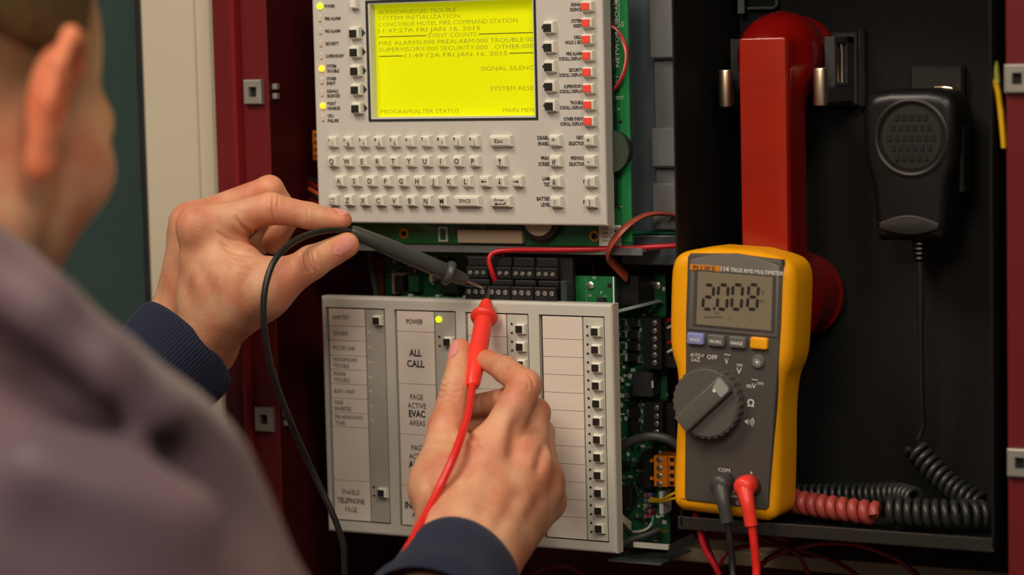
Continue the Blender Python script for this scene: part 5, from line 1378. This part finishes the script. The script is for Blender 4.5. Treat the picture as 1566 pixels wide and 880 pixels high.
# jacket
A1 = Pd(-125, 555, 1.10)
jk = [cone(A1, Pd(170, 812, 1.075), .056, .0675, .03), cone(NB+hz*(-.02), A1, .066, .056, .03),
      cone(Pd(-90, 812, 1.015), S_, .068, .069, .006), cone(S_, R_el, .069, .060, .02), cone(R_el, R_c+R_dir*0.105, .056, .040, .03),
      cone(NB+hz*(-.03), CH_, .075, .150, .06), cone(CH_, HP_, .150, .155, .08), cone(LS_, NB, .066, .066, .04), cone(LS_, L_el, .066, .054, .03), cone(L_el, Q(287, 524, -.08)+L_dir*0.11, .054, .041, .03)]
jk.append(hell(0, -22, -88, (66, 70, 30), 6, True)); jk.append(cone(H(0, -26, -40), NB, .062, .066, .01, neg=True))
band = [(-96, 355, 1.00), (-32, 396, .985), (66, 466, .978), (164, 556, .980), (252, 634, .992), (318, 692, 1.012)]
for k in range(len(band)-1):
    jk.append(cone(Pd(*band[k]), Pd(*band[k+1]), .0115-.0018*max(0, k-2), .0115-.0018*max(0, k-1), .012))
    jk.append(cone(Pd(band[k][0]-14, band[k][1]+22, band[k][2]-.004), Pd(band[k+1][0]-14, band[k+1][1]+22, band[k+1][2]-.004), .0085-.002*max(0, k-2), .0085-.002*max(0, k-1), .008))
for k in range(len(band)-1):
    for q_, (dx_, dy_, dd_, rr_) in enumerate(((-8, 12, .026, .0125), (-12, 18, .055, .016), (-16, 24, .085, .019))):
        jk.append(cone(Pd(band[k][0]+dx_, band[k][1]+dy_, band[k][2]+dd_), Pd(band[k+1][0]+dx_, band[k+1][1]+dy_, band[k+1][2]+dd_), rr_, rr_, .015))
for k in range(1, len(band)-2):
    jk.append(cone(Pd(band[k][0]-36, band[k][1]+54, band[k][2]+.004), Pd(band[k+1][0]-36, band[k+1][1]+54, band[k+1][2]+.008), .0120, .0115, .005, neg=True))
for (a, b, da, db, r_) in (((330, 765), (450, 728), .998, 1.035, .015), ((350, 825), (500, 785), 1.0, 1.05, .015), ((280, 722), (390, 680), .99, 1.02, .012), ((0, 625), (60, 600), .972, .985, .010)):
    jk.append(cone(Pd(*a, da), Pd(*b, db), r_, r_*0.6, .02, neg=True))
for (a, b, da, db, r_) in (((60, 720), (300, 790), .955, .97, .010),):
    jk.append(cone(Pd(*a, da), Pd(*b, db), r_, r_*0.6, .024))
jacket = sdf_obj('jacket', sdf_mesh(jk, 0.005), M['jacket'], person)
def cuff(c, d, R, L, nm='cuff', ribs=104):
    c = np.array(c); a = nv(np.cross(d, hz)); b = np.cross(d, a)
    prof = [(R-0.0065, 0.012), (R-0.0055, 0.002), (R-0.0035, -0.0010), (R-0.001, -0.0005), (R, 0.002), (R+0.0006, 0.008), (R, 0.018), (R-0.0004, 0.030), (R+0.0006, 0.042), (R+0.003, L), (R+0.001, L+0.01)]
    n = ribs*4; vs = []; fs = []
    for (r_, h_) in prof:
        for k in range(n):
            t = 2*math.pi*k/n; q = r_+0.00032*math.cos(ribs*t)+0.0010*math.sin(3*t+h_*60)
            vs.append(c+np.array(d)*h_+(a*math.cos(t)+b*math.sin(t))*q)
    for i in range(len(prof)-1):
        for k in range(n): fs.append((i*n+k, i*n+(k+1) % n, (i+1)*n+(k+1) % n, (i+1)*n+k))
    o = MB(); o.add(vs, fs); return o.build(nm, M['cuff'], jacket, angle=80)
cuff(L_c, L_dir, 0.0385, 0.055)
cuff(R_c, R_dir, 0.0370, 0.055)
# trousers and shoes
tr = []
for s_ in (-1, 1):
    hp = HP_+hr*0.09*s_; kn_ = np.array([hp[0]+0.01, hp[1]+0.03, -1.02]); an_ = np.array([hp[0], hp[1]-0.02, -1.43])
    tr += [cone(hp+hz*0.08, kn_, .098, .070, .05), cone(kn_, an_, .070, .056, .03)]
    sp = [cone(an_-hz*0.035-h0*0.04, an_-hz*0.037+h0*0.10, .040, .036, .03), dict(t='box', c=an_-hz*0.2, half=(.3, .3, .13), r=0.0, k=.001, neg=True)]
    sdf_obj('shoe', sdf_mesh(sp, 0.006), M['gasket'], person)
sdf_obj('trousers', sdf_mesh(tr, 0.009), mat('dark_work_trousers', (44, 48, 58), 0.85), person)
